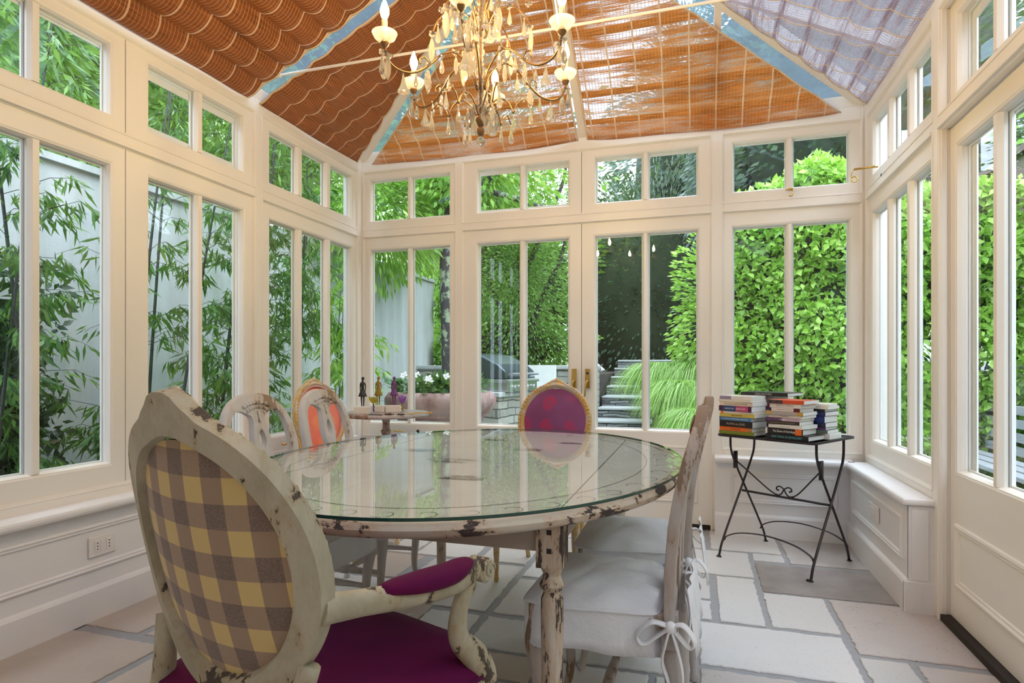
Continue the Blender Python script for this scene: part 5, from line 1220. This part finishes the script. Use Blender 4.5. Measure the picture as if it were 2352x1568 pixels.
M['lf_grass'] = leaf_mat('ornamental_grass_blade', (.16,.34,.05), (.34,.56,.13), (.62,.80,.36), .4, .4)
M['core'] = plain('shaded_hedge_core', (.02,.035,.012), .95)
def hedge(name, label, cat, spans, n, size, mat, seed, ar=.5, lump=.12, core=True, kind=None):
    """spans: list of quads (p00,p10,p11,p01) as Vectors with outward normals: leafy skin over a dark core"""
    rg_ = np.random.default_rng(seed); P = []; N = []
    tot = sum(((q[1]-q[0]).cross(q[3]-q[0])).length for q, _ in spans)
    for q, nn in spans:
        A = ((q[1]-q[0]).cross(q[3]-q[0])).length; m = int(n*A/tot)
        uv = rg_.random((m, 2)); u, v = uv[:, :1], uv[:, 1:]
        a = np.array(q[0])*(1-u)*(1-v) + np.array(q[1])*u*(1-v) + np.array(q[2])*u*v + np.array(q[3])*(1-u)*v
        l = lump*(np.sin(a[:, 0]*5.1+a[:, 2]*3.7+seed)+np.sin(a[:, 1]*4.3-a[:, 2]*5.9)+np.sin(a[:, 2]*9.1+a[:, 0]*7.7+a[:, 1]*6.3)*.6)*.5
        dep = rg_.random(m)**1.6*.16
        a = a + np.array(nn)[None]*(l - dep)[:, None]
        P.append(a); N.append(np.repeat(np.array(nn)[None], m, 0))
    P = np.concatenate(P); N = np.concatenate(N)
    root = thing(name, label, cat, kind=kind)
    o = obj('foliage', leaves(len(P), P, N, size, ar, .62, .35, seed), mat, root); o['kind'] = 'stuff'
    return root
V3 = Vector
def q4(p, q, z0, z1): return (V3((p[0], p[1], z0)), V3((q[0], q[1], z0)), V3((q[0], q[1], z1)), V3((p[0], p[1], z1)))
def blob_core(root, boxes, mat):
    m = MB()
    for a, b in boxes: m.box(a, b)
    obj('core', m, mat, root)
# hedge wall behind the right-hand back window, running on along the right side
sp = []
xs = [.30, .75, 1.2, 1.7, 2.25, 2.7]; tops = [2.75, 2.95, 3.10, 2.95, 2.7, 2.65]
yy = [6.75, 6.60, 6.5, 6.4, 6.3, 6.1]
for k in range(5):
    sp.append(((V3((xs[k], yy[k], -.02)), V3((xs[k+1], yy[k+1], -.02)), V3((xs[k+1], yy[k+1], tops[k+1])), V3((xs[k], yy[k], tops[k]))), V3((-.1, -1, .1)).normalized()))
    sp.append(((V3((xs[k], yy[k], tops[k])), V3((xs[k+1], yy[k+1], tops[k+1])), V3((xs[k+1], yy[k+1]+.5, tops[k+1]+.2)), V3((xs[k], yy[k]+.5, tops[k]+.25))), V3((0, -.6, .8))))
h1 = hedge('ivy_hedge', 'tall bright green leafy hedge filling the window behind the stacked books', 'hedge', sp, 14000, .092, M['lf_hedge'], 3, .55, .13)
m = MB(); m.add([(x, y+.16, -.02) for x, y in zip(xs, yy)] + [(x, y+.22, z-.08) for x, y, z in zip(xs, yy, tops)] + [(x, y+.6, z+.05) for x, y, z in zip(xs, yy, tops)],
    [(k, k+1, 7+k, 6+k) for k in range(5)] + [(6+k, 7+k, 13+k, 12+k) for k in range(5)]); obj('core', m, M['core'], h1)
sp = []
ys = [-1.0, .6, 2.0, 3.4, 4.6, 6.3]
for k in range(5):
    z0, z1 = 2.75+.12*math.sin(k*2.1), 2.75+.12*math.sin(k*2.1+2.1)
    sp.append(((V3((2.72, ys[k], .15)), V3((2.72, ys[k+1], .15)), V3((2.72, ys[k+1], z1)), V3((2.72, ys[k], z0))), V3((-1, 0, .1)).normalized()))
h2 = hedge('climbing_hedge', 'leafy green creeper covering the garden wall outside the right hand doors', 'hedge', sp, 13000, .085, M['lf_hedge'], 5, .55, .13)
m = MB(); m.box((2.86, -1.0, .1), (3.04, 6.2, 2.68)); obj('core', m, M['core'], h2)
# bush between steps and hedge
def bush(name, label, cat, c, r, n, size, mat, seed, ar=.5, droop=.3, lump=.18, trunk=None, kind=None, coresc=.72, cone=False, hollow=.25):
    rg_ = np.random.default_rng(seed)
    d = rg_.normal(size=(n, 3)); d /= np.linalg.norm(d, axis=1)[:, None]
    rad = 1 - hollow*rg_.random(n)**1.5 + lump*(np.sin(d[:, 0]*6+seed)+np.sin(d[:, 1]*7+d[:, 2]*5)+np.sin(d[:, 2]*8-seed))*.5
    if cone:
        h = (d[:, 2]+1)/2; k = np.clip(1.15-h, .05, 1); d = d.copy(); P = np.array(c)[None] + np.stack([d[:,0]*k*r[0]*1.2, d[:,1]*k*r[1]*1.2, d[:,2]*r[2]], 1)*rad[:, None]
    else: P = np.array(c)[None] + d*np.array(r)[None]*rad[:, None]
    root = thing(name, label, cat, (c[0], c[1], max(0, c[2]-r[2])), kind=kind)
    me = leaves(n, P - np.array(root.location)[None], d, size, ar, .65, droop, seed)
    o = obj('foliage', me, mat, root); o['kind'] = 'stuff'
    if coresc:
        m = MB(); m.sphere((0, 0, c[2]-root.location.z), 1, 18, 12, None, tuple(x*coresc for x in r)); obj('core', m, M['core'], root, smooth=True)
    if trunk:
        m = MB()
        for tr_ in trunk: m.tube([(p[0]-root.location.x, p[1]-root.location.y, p[2]-root.location.z) for p in curve_pts(tr_[0], 6)], lerp_list(tr_[1], (len(tr_[0])-1)*6+1), 8)
        obj('trunk', m, M['bark'] if len(trunk) != 3 or True else M['bark2'], root, smooth=True)
    return root
bush('leafy_shrub', 'mid green leafy bush right of the slate steps, above the arching grass', 'shrub', (.55, 8.3, 1.7), (.85, .8, 1.5), 7000, .085, M['lf_hedge'], 9, .5)
# dark yew mass at the head of the steps and the grey conifer above
bush('yew_tree', 'dense dark evergreen standing at the head of the slate steps', 'tree', (-1.0, 15.5, 2.9), (2.6, 1.4, 3.0), 9000, .16, M['lf_dark'], 12, .4, coresc=.8)
bush('conifer_tree', 'tall grey green conifer behind the french doors, topping the evergreens', 'tree', (-.3, 17.5, 6.2), (2.0, 1.6, 4.6), 12000, .22, M['lf_conifer'], 13, .32, .55, coresc=.7)
bush('evergreen_tree', 'dark broadleaf tree above the hedge behind the right back window', 'tree', (2.9, 11.5, 5.2), (2.6, 1.8, 2.8), 9000, .20, M['lf_dark'], 14, .42, coresc=.8)
bush('garden_tree', 'loose green tree with open crown beyond the right garden wall', 'tree', (6.5, 5.0, 4.0), (1.6, 2.2, 1.8), 3000, .16, M['lf_tree'], 15, .45, coresc=0, hollow=.8)
bush('garden_tree', 'thin leafed tree tops rising over the right garden wall near the doors', 'tree', (5.2, 8.6, 4.1), (1.6, 1.6, 1.6), 2500, .14, M['lf_tree'], 16, .45, coresc=0, hollow=.8)
bush('sky_block_conifer', 'tall blue grey conifer added behind the hedge to block the sky in the right roof glass gap', 'tree', (1.7, 13.6, 6.4), (2.0, 1.3, 3.4), 12000, .17, M['lf_conifer'], 44, .34, .4, coresc=.8)  # added crown, covers the bright sky behind the right roof glass gap
# tree with fine leaves behind the grill
M['lf_mid2'] = leaf_mat('glossy_small_leaf', (.06,.16,.03), (.15,.31,.06), (.36,.54,.18), .38, .22)
tk = [([(-2.25, 10.6, 1.0), (-2.2, 10.6, 1.9), (-2.35, 10.5, 2.8), (-2.2, 10.4, 3.8), (-2.4, 10.3, 5.0)], [.12, .09, .07, .05, .02]), ([(-2.2, 10.6, 1.6), (-1.9, 10.4, 2.3), (-1.5, 10.2, 3.0), (-1.3, 10.2, 3.9)], [.06, .05, .035, .015]),
      ([(-2.25, 10.6, 1.5), (-2.7, 10.5, 2.2), (-3.0, 10.4, 3.0), (-3.0, 10.4, 4.0)], [.06, .05, .03, .015]), ([(-2.3, 10.5, 2.6), (-1.9, 10.3, 3.4), (-1.5, 10.3, 4.3), (-1.35, 10.3, 5.2)], [.05, .04, .03, .01])]
tk = [([(a-.75, b, c) for a, b, c in P_], r_) for P_, r_ in tk]
bush('bay_tree', 'spreading small leaved tree behind the grill and low stone wall', 'tree', (-3.05, 10.4, 3.1), (1.15, 1.0, 2.3), 20000, .068, M['lf_mid2'], 17, .42, .1, coresc=0, trunk=tk, hollow=.85)
bush('garden_tree', 'bright green tree filling the sky left of the bay tree', 'tree', (-4.4, 11.2, 4.2), (2.0, 1.4, 3.0), 12000, .12, M['lf_tree'], 18, .42, coresc=.5, hollow=.6)
bush('undergrowth_shrub', 'low dark undergrowth on the raised bed behind the stone wall', 'shrub', (-3.6, 10.9, 1.5), (1.7, .7, .6), 5000, .09, M['lf_tree'], 19, .45)
bush('backdrop_tree', 'deep green tree mass behind the raised bed', 'tree', (-5.2, 14.5, 3.0), (2.6, 1.2, 2.8), 9000, .18, M['lf_tree'], 20, .45, coresc=.85)
# mottled trunk left of the doors, with branches high up
root = thing('mottled_tree', 'dark lichen mottled tree trunk rising behind the planter', 'tree', (-3.02, 7.05, -.02))
m = MB(); m.tube(curve_pts([(0,0,0),(.02,0,1.2),(-.01,0,2.4),(0,0,3.6),(-.1,0,5.2)], 8), lerp_list([.12,.105,.10,.095,.07], 33), 14)
obj('trunk', m, M['bark2'], root, smooth=True)
for k, P in enumerate(([(0,0,2.9),(.35,-.1,3.25),(.75,-.2,3.2),(1.25,-.25,3.0),(1.6,-.3,2.95)], [(.3,-.1,3.2),(.75,-.2,3.5),(1.2,-.3,3.75),(1.9,-.4,3.9)], [(0,0,3.1),(.5,-.2,2.95),(.9,-.3,2.7),(1.15,-.3,2.5)], [(0,0,3.3),(-.4,.1,3.7),(-.8,.1,4.2)])):
    b = MB(); b.tube(curve_pts(P, 6), lerp_list([.055,.04,.03,.012], (len(P)-1)*6+1), 8); obj('branch', b, M['bark2'], root, smooth=True)
rg_ = np.random.default_rng(4); n = 4200
P = np.array([.25, -.1, 3.75]) + rg_.normal(size=(n, 3))*np.array([.55, .5, .5]); P[:, 2] = np.maximum(P[:, 2], 2.9+.4*rg_.random(n))
o = obj('foliage', leaves(n, P, None, .12, .42, 1, .3, 4), M['lf_tree'], root); o['kind'] = 'stuff'
# bamboo between the glass and the left garden wall
def bamboo(x, y, dx, dy, h, r, n, label, seed, mat='lf_bamboo', size=.105, low=.12, spread=.38, name='bamboo_cane'):
    rr = np.random.default_rng(seed); root = thing(name, label, 'bamboo', (x, y, -.02), group='bamboo canes by the left garden wall')
    P = [(dx*h*k*(k*.3+.7), dy*h*k*(k*.3+.7), h*k) for k in np.linspace(0, 1, 9)]
    cp = curve_pts(P, 4); m = MB(); m.tube(cp, [r*(1-.75*i/len(cp)) for i in range(len(cp))], 7)
    for k in range(2, int(h/.3)):
        i = min(len(cp)-1, int(k*.3/h*len(cp))); p = cp[i]; rk = r*(1-.75*i/len(cp)); m.lathe([(rk*1.0, -.004), (rk*1.25, 0), (rk*1.0, .004)], 7, Matrix.Translation(p))
    pts = []; nr = []; br = MB()
    nb = max(3, n//22)
    for b in range(nb):
        k = rr.uniform(low, 1.0); i = int(k*(len(cp)-1)); p = np.array(cp[i]); az = rr.uniform(0, 2*PI); L = rr.uniform(.2, 1.0)*spread*(1.15-.5*k)
        d = np.array([math.cos(az), math.sin(az), rr.uniform(.1, .7)]); q = p + d*L; q2 = q + np.array([d[0], d[1], -.5])*L*.4
        br.tube([tuple(p), tuple((p+q)/2+np.array([0,0,.02])), tuple(q), tuple(q2)], [.0022, .0018, .0013, .0008], 4)
        for j in range(22):
            t = rr.uniform(.25, 1.0); base = p+(q-p)*min(1, t*1.3) if t < .77 else q+(q2-q)*(t-.77)/.23
            pts.append(base + rr.normal(size=3)*.012); nr.append((d[0]*.6, d[1]*.6, -.5))
    obj('culm', m, M['culm'], root, smooth=True)
    obj('twig', br, M['culm'], root)['kind'] = 'stuff'
    o = obj('foliage', leaves(len(pts), np.array(pts), np.array(nr), size, .17, .5, .35, seed, .15), M[mat], root); o['kind'] = 'stuff'
    return root
M['culm'] = plain('dark_bamboo_culm', (.035,.045,.035), .45, 0, .1, 30, .4)
BB = [(-3.35, 2.05, .02, .10, 3.3, .011, 500, 'dark bamboo cane leaning across the right pane of the nearest left window'),
 (-3.15, 1.75, -.05, -.04, 3.2, .010, 420, 'thin bamboo cane with drooping leaves behind the nearest left mullion'),
 (-3.55, 2.45, .05, -.14, 3.4, .012, 420, 'bamboo cane tilted towards the viewer in the nearest left window'),
 (-3.3, 2.75, 0, .12, 3.3, .012, 380, 'slanting dark cane seen between the two middle left panes'),
 (-3.2, 2.95, .02, .19, 3.4, .011, 420, 'steeply slanting cane in the right pane of the second left window'),
 (-3.55, 3.1, -.02, .10, 3.6, .012, 380, 'thin cane against the plaster in the second left window'),
 (-3.3, 3.45, .02, .13, 3.7, .013, 600, 'dark cane in the left light of the three light corner window'),
 (-3.15, 3.65, .03, .07, 3.6, .013, 700, 'pair forming cane beside the first corner window mullion'),
 (-3.45, 3.95, 0, .12, 3.7, .012, 800, 'leafy bamboo in the middle light of the corner window'),
 (-3.2, 4.25, .03, .02, 3.6, .012, 1000, 'dense bamboo in the right light of the corner window'),
 (-3.5, 4.6, .03, .06, 3.5, .012, 1000, 'dense leafy bamboo just past the left back corner')]
for i, (x, y, dx, dy, h, r_, n_, lb) in enumerate(BB): bamboo(x, y, dx, dy, h, r_*1.15, int(n_*(1.6 if i < 7 else 1.3)), lb, 100+i, low=.38)
for i, (x, y, h, n_, lb, mt) in enumerate([(-3.7, 2.3, 1.2, 900, 'low bamboo thicket at the foot of the wall in the nearest left window', 'lf_bamboo'), (-3.5, 2.9, .85, 900, 'low bamboo thicket at the foot of the second left window', 'lf_bamboo'), (-3.3, 3.5, 1.2, 1100, 'low bamboo growth below the corner window canes', 'lf_bamboo'),
    (-3.6, 4.2, 1.7, 1400, 'leafy bamboo clump outside the left back corner', 'lf_bamboo'), (-3.35, 5.0, 1.9, 1600, 'lime green bamboo behind the round side table', 'lf_lime'), (-3.7, 5.6, 2.1, 1500, 'lime green bamboo against the pale wall beside the trunk', 'lf_lime')]):
    bamboo(x, y, .03, .03, h, .009, n_, lb, 140+i, mt, .12, .05, .55, 'bamboo_clump')
# overhanging leafage above the left wall and behind the back left window
rg_ = np.random.default_rng(8)
bush('overhanging_tree', 'tree crown overhanging the left garden wall above the nearest windows', 'tree', (-4.9, 2.2, 3.55), (1.1, 1.9, .95), 8500, .12, M['lf_mid'], 31, .42, coresc=0, hollow=.7)
bush('overhanging_tree', 'tree crown over the left garden wall above the corner window', 'tree', (-4.7, 5.0, 3.5), (1.0, 1.6, .95), 8500, .11, M['lf_mid'], 32, .40, coresc=0, hollow=.7)
bush('bamboo_canopy', 'arching lime green bamboo tops above the pale wall left of the trunk', 'bamboo', (-4.0, 6.9, 3.05), (1.0, 1.5, .85), 8000, .14, M['lf_lime'], 33, .22, .6, coresc=0, hollow=.7)
bush('backdrop_tree', 'dark tree mass beyond the left garden wall', 'tree', (-8.5, 3.5, 4.5), (1.6, 6.0, 3.2), 9000, .22, M['lf_dark'], 34, .45, coresc=.9)
# arching ornamental grass spilling down the bank by the steps
def grass(c, r, h, n, label, seed, lean=(0, 0)):
    rr = np.random.default_rng(seed); root = thing('ornamental_grass', label, 'grass', c, group='arching grass clumps beside the steps')
    seg = 6; V = np.zeros((n, (seg+1)*2, 3)); az = rr.uniform(0, 2*PI, n); L = rr.uniform(.6, 1.1, n)*r; H = h*rr.uniform(.6, 1.1, n)
    bx = rr.normal(size=(n, 2))*.05; w = rr.uniform(.0028, .0062, n)
    for s in range(seg+1):
        k = s/seg; out = L*k**.9; z = H*(1.9*k - 2.6*k**2.2) 
        x = bx[:, 0]+np.cos(az)*out+lean[0]*k*r; y = bx[:, 1]+np.sin(az)*out+lean[1]*k*r
        ww = w*(1-.85*k); V[:, 2*s] = np.stack([x-np.sin(az)*ww, y+np.cos(az)*ww, z], 1); V[:, 2*s+1] = np.stack([x+np.sin(az)*ww, y-np.cos(az)*ww, z], 1)
    fs = [(2*s, 2*s+1, 2*s+3, 2*s+2) for s in range(seg)]
    F = (np.arange(n)*(seg+1)*2)[:, None, None] + np.array(fs)[None]; F = F.reshape(-1, 4); V = V.reshape(-1, 3)
    me = bpy.data.meshes.new('blades'); me.vertices.add(len(V)); me.vertices.foreach_set('co', V.ravel()); me.loops.add(F.size); me.loops.foreach_set('vertex_index', F.ravel().astype(np.int32))
    me.polygons.add(len(F)); me.polygons.foreach_set('loop_start', (np.arange(len(F))*4).astype(np.int32)); me.update(calc_edges=True)
    o = obj('blades', me, M['lf_grass'], root); o['kind'] = 'stuff'
    m = MB(); m.sphere((0, 0, -.12), 1, 14, 8, None, (r*.55, r*.55, h*.62)); obj('tuft_base', m, M['core'], root, smooth=True)
gc = [((-.38, 8.3, .98), .66, .42, 'uppermost arching grass clump hiding the upper slate steps'), ((.02, 8.1, .98), .62, .42, 'arching grass clump right of the uppermost one, near the bush'),
      ((-.12, 7.6, .76), .58, .42, 'middle arching grass clump behind the right door mullion'), ((.30, 7.4, .74), .55, .40, 'middle grass clump furthest from the steps'),
      ((.08, 6.95, .48), .55, .40, 'lower grass clump spilling over the bank edge'), ((-.02, 6.45, .22), .50, .38, 'lowest grass clump at the foot of the bank'), ((.34, 6.55, .36), .50, .38, 'lowest grass clump tucked against the hedge')]
for i, (c, r_, h_, lb) in enumerate(gc): grass(c, r_, h_, 1500, lb, 200+i, (-.15, -.25))
m = MB(); m.box((-.10, 6.3, -.02), (1.0, 8.9, .12)); m.box((-.12, 6.8, .1), (1.0, 8.9, .38)); m.box((-.15, 7.4, -.02), (1.0, 8.9, .66)); m.box((-.55, 8.0, -.02), (1.0, 8.9, .88)); struct(obj('terrain_bank', m, M['soil']))
# terracotta planter with white flowers
M['terra'] = None
t = NT('weathered_terracotta'); co = t.coord('Object', (2.2, 2.2, 1.4)); n1 = t.noise(co, 2.0, 6, .65)
M['terra'] = t.done(t.pbsdf(color=t.mix(t.ramp(n1, [(.42, 0.0), (.62, 1.0)]), (.44,.31,.29), (.22,.11,.10)), rough=.85, normal=t.bump(n1, .3, .01)))
pl_ = thing('terracotta_planter', 'big weathered terracotta planter with rolled rim outside the back window', 'planter', (-2.25, 5.08, -.02))
pl_.scale = (1.12, 1.12, 1.0)
m = MB(); m.lathe([(.0, 0), (.27, 0), (.29, .03), (.345, .60), (.355, .66), (.40, .68), (.40, .70), (.425, .72), (.455, .78), (.455, .84), (.425, .885), (.38, .895), (.35, .88), (.34, .84), (.0, .84)], 48)
obj('pot', m, M['terra'], pl_, auto=50)
m = MB(); m.lathe([(0, .845), (.335, .845), (.335, .855), (0, .865)], 24); obj('soil', m, M['soil'], pl_)
M['petal'] = plain('white_petal', (.90,.90,.92), .6); M['lf_begonia'] = leaf_mat('bedding_leaf', (.04,.11,.04), (.08,.19,.07), (.15,.28,.12), .25, .3)
rr = random.Random(5)
FLB = ['at the left rim, nearest the pedestal table', 'behind the left window mullion', 'showing two white blooms in the right pane', 'by the window post', 'at the right rim, beside the grill', 'at the far rim', 'in the middle of the pot']
for i in range(7):
    a = [3.5, 4.2, 4.9, 5.5, 6.1, 1.6, 0][i]; rd = .27 if i < 6 else .02
    fx, fy = -2.25+math.cos(a)*rd, 5.08+math.sin(a)*rd
    rt = thing('white_flower_plant', 'white flowering plant in the terracotta planter, ' + FLB[i], 'flower', (fx, fy, .84), group='white flowers in the planter')
    rgn = np.random.default_rng(60+i); k = 90; P = rgn.normal(size=(k, 3))*np.array([.085, .085, .035]) + np.array([0, 0, .07]); P[:, 2] = np.clip(P[:, 2], .015, .2)
    o = obj('foliage', leaves(k, P, P/.1, .085, .6, .6, .1, 60+i), M['lf_begonia'], rt); o['kind'] = 'stuff'
    for j in range(2):
        bl = MB(); cx, cy, cz = rr.uniform(-.09, .09), rr.uniform(-.12, -.03), rr.uniform(.12, .19)
        for q in range(5):
            b_ = 2*PI*q/5; e = [(0, 0, 0), (.028*math.cos(b_-.55), .028*math.sin(b_-.55), .004), (.042*math.cos(b_), .042*math.sin(b_), .0), (.028*math.cos(b_+.55), .028*math.sin(b_+.55), .004)]
            Mx = Matrix.Translation((cx, cy, cz)) @ Matrix.Rotation(R(55), 4, 'X'); bl.add(e + [(x, y, z-.0015) for x, y, z in e], [(0,1,2,3),(7,6,5,4),(0,4,5,1),(1,5,6,2),(2,6,7,3),(3,7,4,0)], Mx)
        bl.sphere((cx, cy, cz), .006, 6, 4); obj('bloom', bl, M['petal'], rt)
# stone counter with the grill
M['steel'] = plain('brushed_steel', (.50,.52,.54), .30, .9, .05, 60); M['hood'] = plain('dark_grill_hood', (.10,.13,.15), .2, .7)
cn = thing('stone_counter', 'pale dry stone outdoor kitchen counter with a slate top', 'counter', (-2.12, 6.75, -.02), R(78))
m = MB(); m.box((-.75, -.3, 0), (.75, .3, .80)); obj('base', m, M['stone'], cn)
m = MB(); m.box((-.78, -.33, .80), (.78, .33, .85)); obj('worktop', m, M['tread'], cn, bevel=.006, seg=1)
m = MB(); m.box((.52, -.35, 0), (.58, .30, 1.14)); obj('splash_panel', m, plain('white_render_panel', (.72,.75,.73), .7, 0, .1, 20, .15), cn)
gl = thing('gas_grill', 'steel gas grill with its dark hood tilted open on the stone counter', 'grill', (-2.12, 6.42, .83), R(78))
m = MB(); m.box((-.34, -.30, 0), (.34, .24, .12)); m.box((-.36, -.32, .10), (.36, .25, .135)); obj('firebox', m, M['steel'], gl, bevel=.01)
m = MB(); hp = [(-.28, .14), (-.26, .22), (-.16, .30), (.05, .40), (.16, .42), (.24, .38), (.24, .14)]; m.rings([[(x, y, z) for y, z in hp] for x in (-.34, .34)]); obj('hood', m, M['hood'], gl, bevel=.015)
m = MB(); m.tube([(-.30, -.33, .19), (.30, -.33, .19)], .013, 8); m.box((-.28, -.33, .18), (-.26, -.26, .20)); m.box((.26, -.33, .18), (.28, -.26, .20)); obj('handle', m, M['steel'], gl)
for k in range(4):
    m = MB(); m.lathe([(.022, 0), (.022, .02), (.016, .03), (0, .03)], 12, Matrix.Translation((-.22+.147*k, -.30, .05)) @ Matrix.Rotation(R(90), 4, 'X')); obj('knob', m, M['steel'], gl)
so_ = MB(); so_.box((-1.66, 8.775, .74), (-1.49, 8.80, .86)); so_.box((-1.63, 8.765, .765), (-1.52, 8.776, .835)); tag(obj('outdoor_socket', so_, M['steel'], bevel=.006), 'pale square outdoor socket set in the low stone wall', 'socket')
# slatted bench and boulders outside the right doors
bn = thing('slatted_bench', 'grey slatted timber bench against the creeper outside the right doors', 'bench', (2.35, 4.4, 0))
M['greywood'] = plain('silvered_timber', (.42,.45,.50), .6, 0, .3, 40, .25)
for k in range(4):
    m = MB(); m.box((.12, -2.3, .38+.11*k), (.15, 2.3, .45+.11*k)); obj('back_slat', m, M['greywood'], bn)
for k in range(3):
    m = MB(); m.box((-.30+.13*k, -2.3, .33), (-.20+.13*k, 2.3, .36)); obj('seat_slat', m, M['greywood'], bn)
for y in (-2.1, 0, 2.1):
    m = MB(); m.box((-.28, y-.03, -.02), (-.24, y+.03, .33)); m.box((.08, y-.03, -.02), (.12, y+.03, .8)); m.box((-.28, y-.025, .27), (.12, y+.025, .33)); obj('leg', m, M['greywood'], bn)
M['rock'] = plain('grey_boulder', (.36,.38,.36), .9, 0, 1.0, 9, .5)
def rock(c, r, seed, label):
    rr_ = random.Random(seed); m = MB(); m.sphere((0, 0, 0), 1, 18, 12); m.v = [tuple((Vector(p)*(1+.16*math.sin(p[0]*5+seed)+.12*math.sin(p[1]*6+seed*2)+.10*math.sin(p[2]*7))).to_tuple()) for p in m.v]
    m.v = [(p[0]*r[0], p[1]*r[1], p[2]*r[2]) for p in m.v]; tag(obj('boulder', m, M['rock'], loc=c, auto=35), label, 'rock', 'boulders outside the right doors')
rock((1.85, 3.75, .16), (.30, .42, .30), 1, 'large grey boulder low outside the first right door pane')
rock((1.80, 4.9, .12), (.25, .35, .22), 2, 'smaller grey boulder beyond the large one, outside the right doors')
rock((1.95, 2.9, .14), (.3, .4, .26), 3, 'grey boulder outside the second right door pane')
ng = thing('neighbour_house', 'pale gabled house showing over the garden wall beyond the right transoms', 'house', (7.2, 8.0, -.02))
m = MB(); m.box((-1.0, -1.5, 0), (2.5, 1.5, 5.6)); obj('wall', m, M['plaster'], ng)
m = MB(); m.add([(-1.2, -1.7, 5.5), (2.7, -1.7, 5.5), (2.7, 0, 6.6), (-1.2, 0, 6.6), (2.7, 1.7, 5.5), (-1.2, 1.7, 5.5)], [(0,1,2,3),(3,2,4,5),(0,3,5),(1,4,2),(0,5,4,1)]); obj('roof', m, plain('slate_roof', (.20,.20,.24), .7), ng)

# dark planting low against the left wall with an added reflection-blocking span above, ivy at the far left corner, crowns hanging over the roof
sp = [(q4((-3.75, -1.2), (-3.75, 2.75), -.02, 1.55), V3((1, 0, .15)).normalized()), ((V3((-3.75, -1.2, 1.5)), V3((-3.75, 2.75, 1.5)), V3((-4.2, 2.75, 1.75)), V3((-4.2, -1.2, 1.75))), V3((.4, 0, .9)))]
sp.append((q4((-3.8, -1.2), (-3.8, .95), 1.5, 2.95), V3((1, 0, .15)).normalized()))  # upper span added to keep bright wall strips from reflecting in the door glass
h3 = hedge('dark_hedge', 'dark green planting low behind the nearest left windows, with an added tall span blocking reflections', 'hedge', sp, 9500, .085, M['lf_dark'], 41, .5, .13)
m = MB(); m.box((-4.28, -1.2, -.02), (-3.92, 2.7, 1.5)); m.box((-4.25, -1.2, 1.4), (-3.98, .9, 2.85)); obj('core', m, M['core'], h3)
sp = [(q4((-4.2, 9.35), (-3.55, 9.5), .9, 4.0), V3((0, -1, .1)).normalized())]
h4 = hedge('ivy_screen', 'green ivy screen rising between the pale wall and the mottled trunk', 'hedge', sp, 5000, .10, M['lf_tree'], 42, .5, .16)
m = MB(); m.box((-4.2, 9.5, .9), (-3.55, 9.75, 3.8)); obj('core', m, M['core'], h4)
bush('overhead_tree', 'tree crown seen through the roof glass gaps above the left wall', 'tree', (-5.2, 7.6, 6.0), (3.0, 1.8, 2.6), 13000, .17, M['lf_mid'], 43, .45, coresc=.6, hollow=.6)
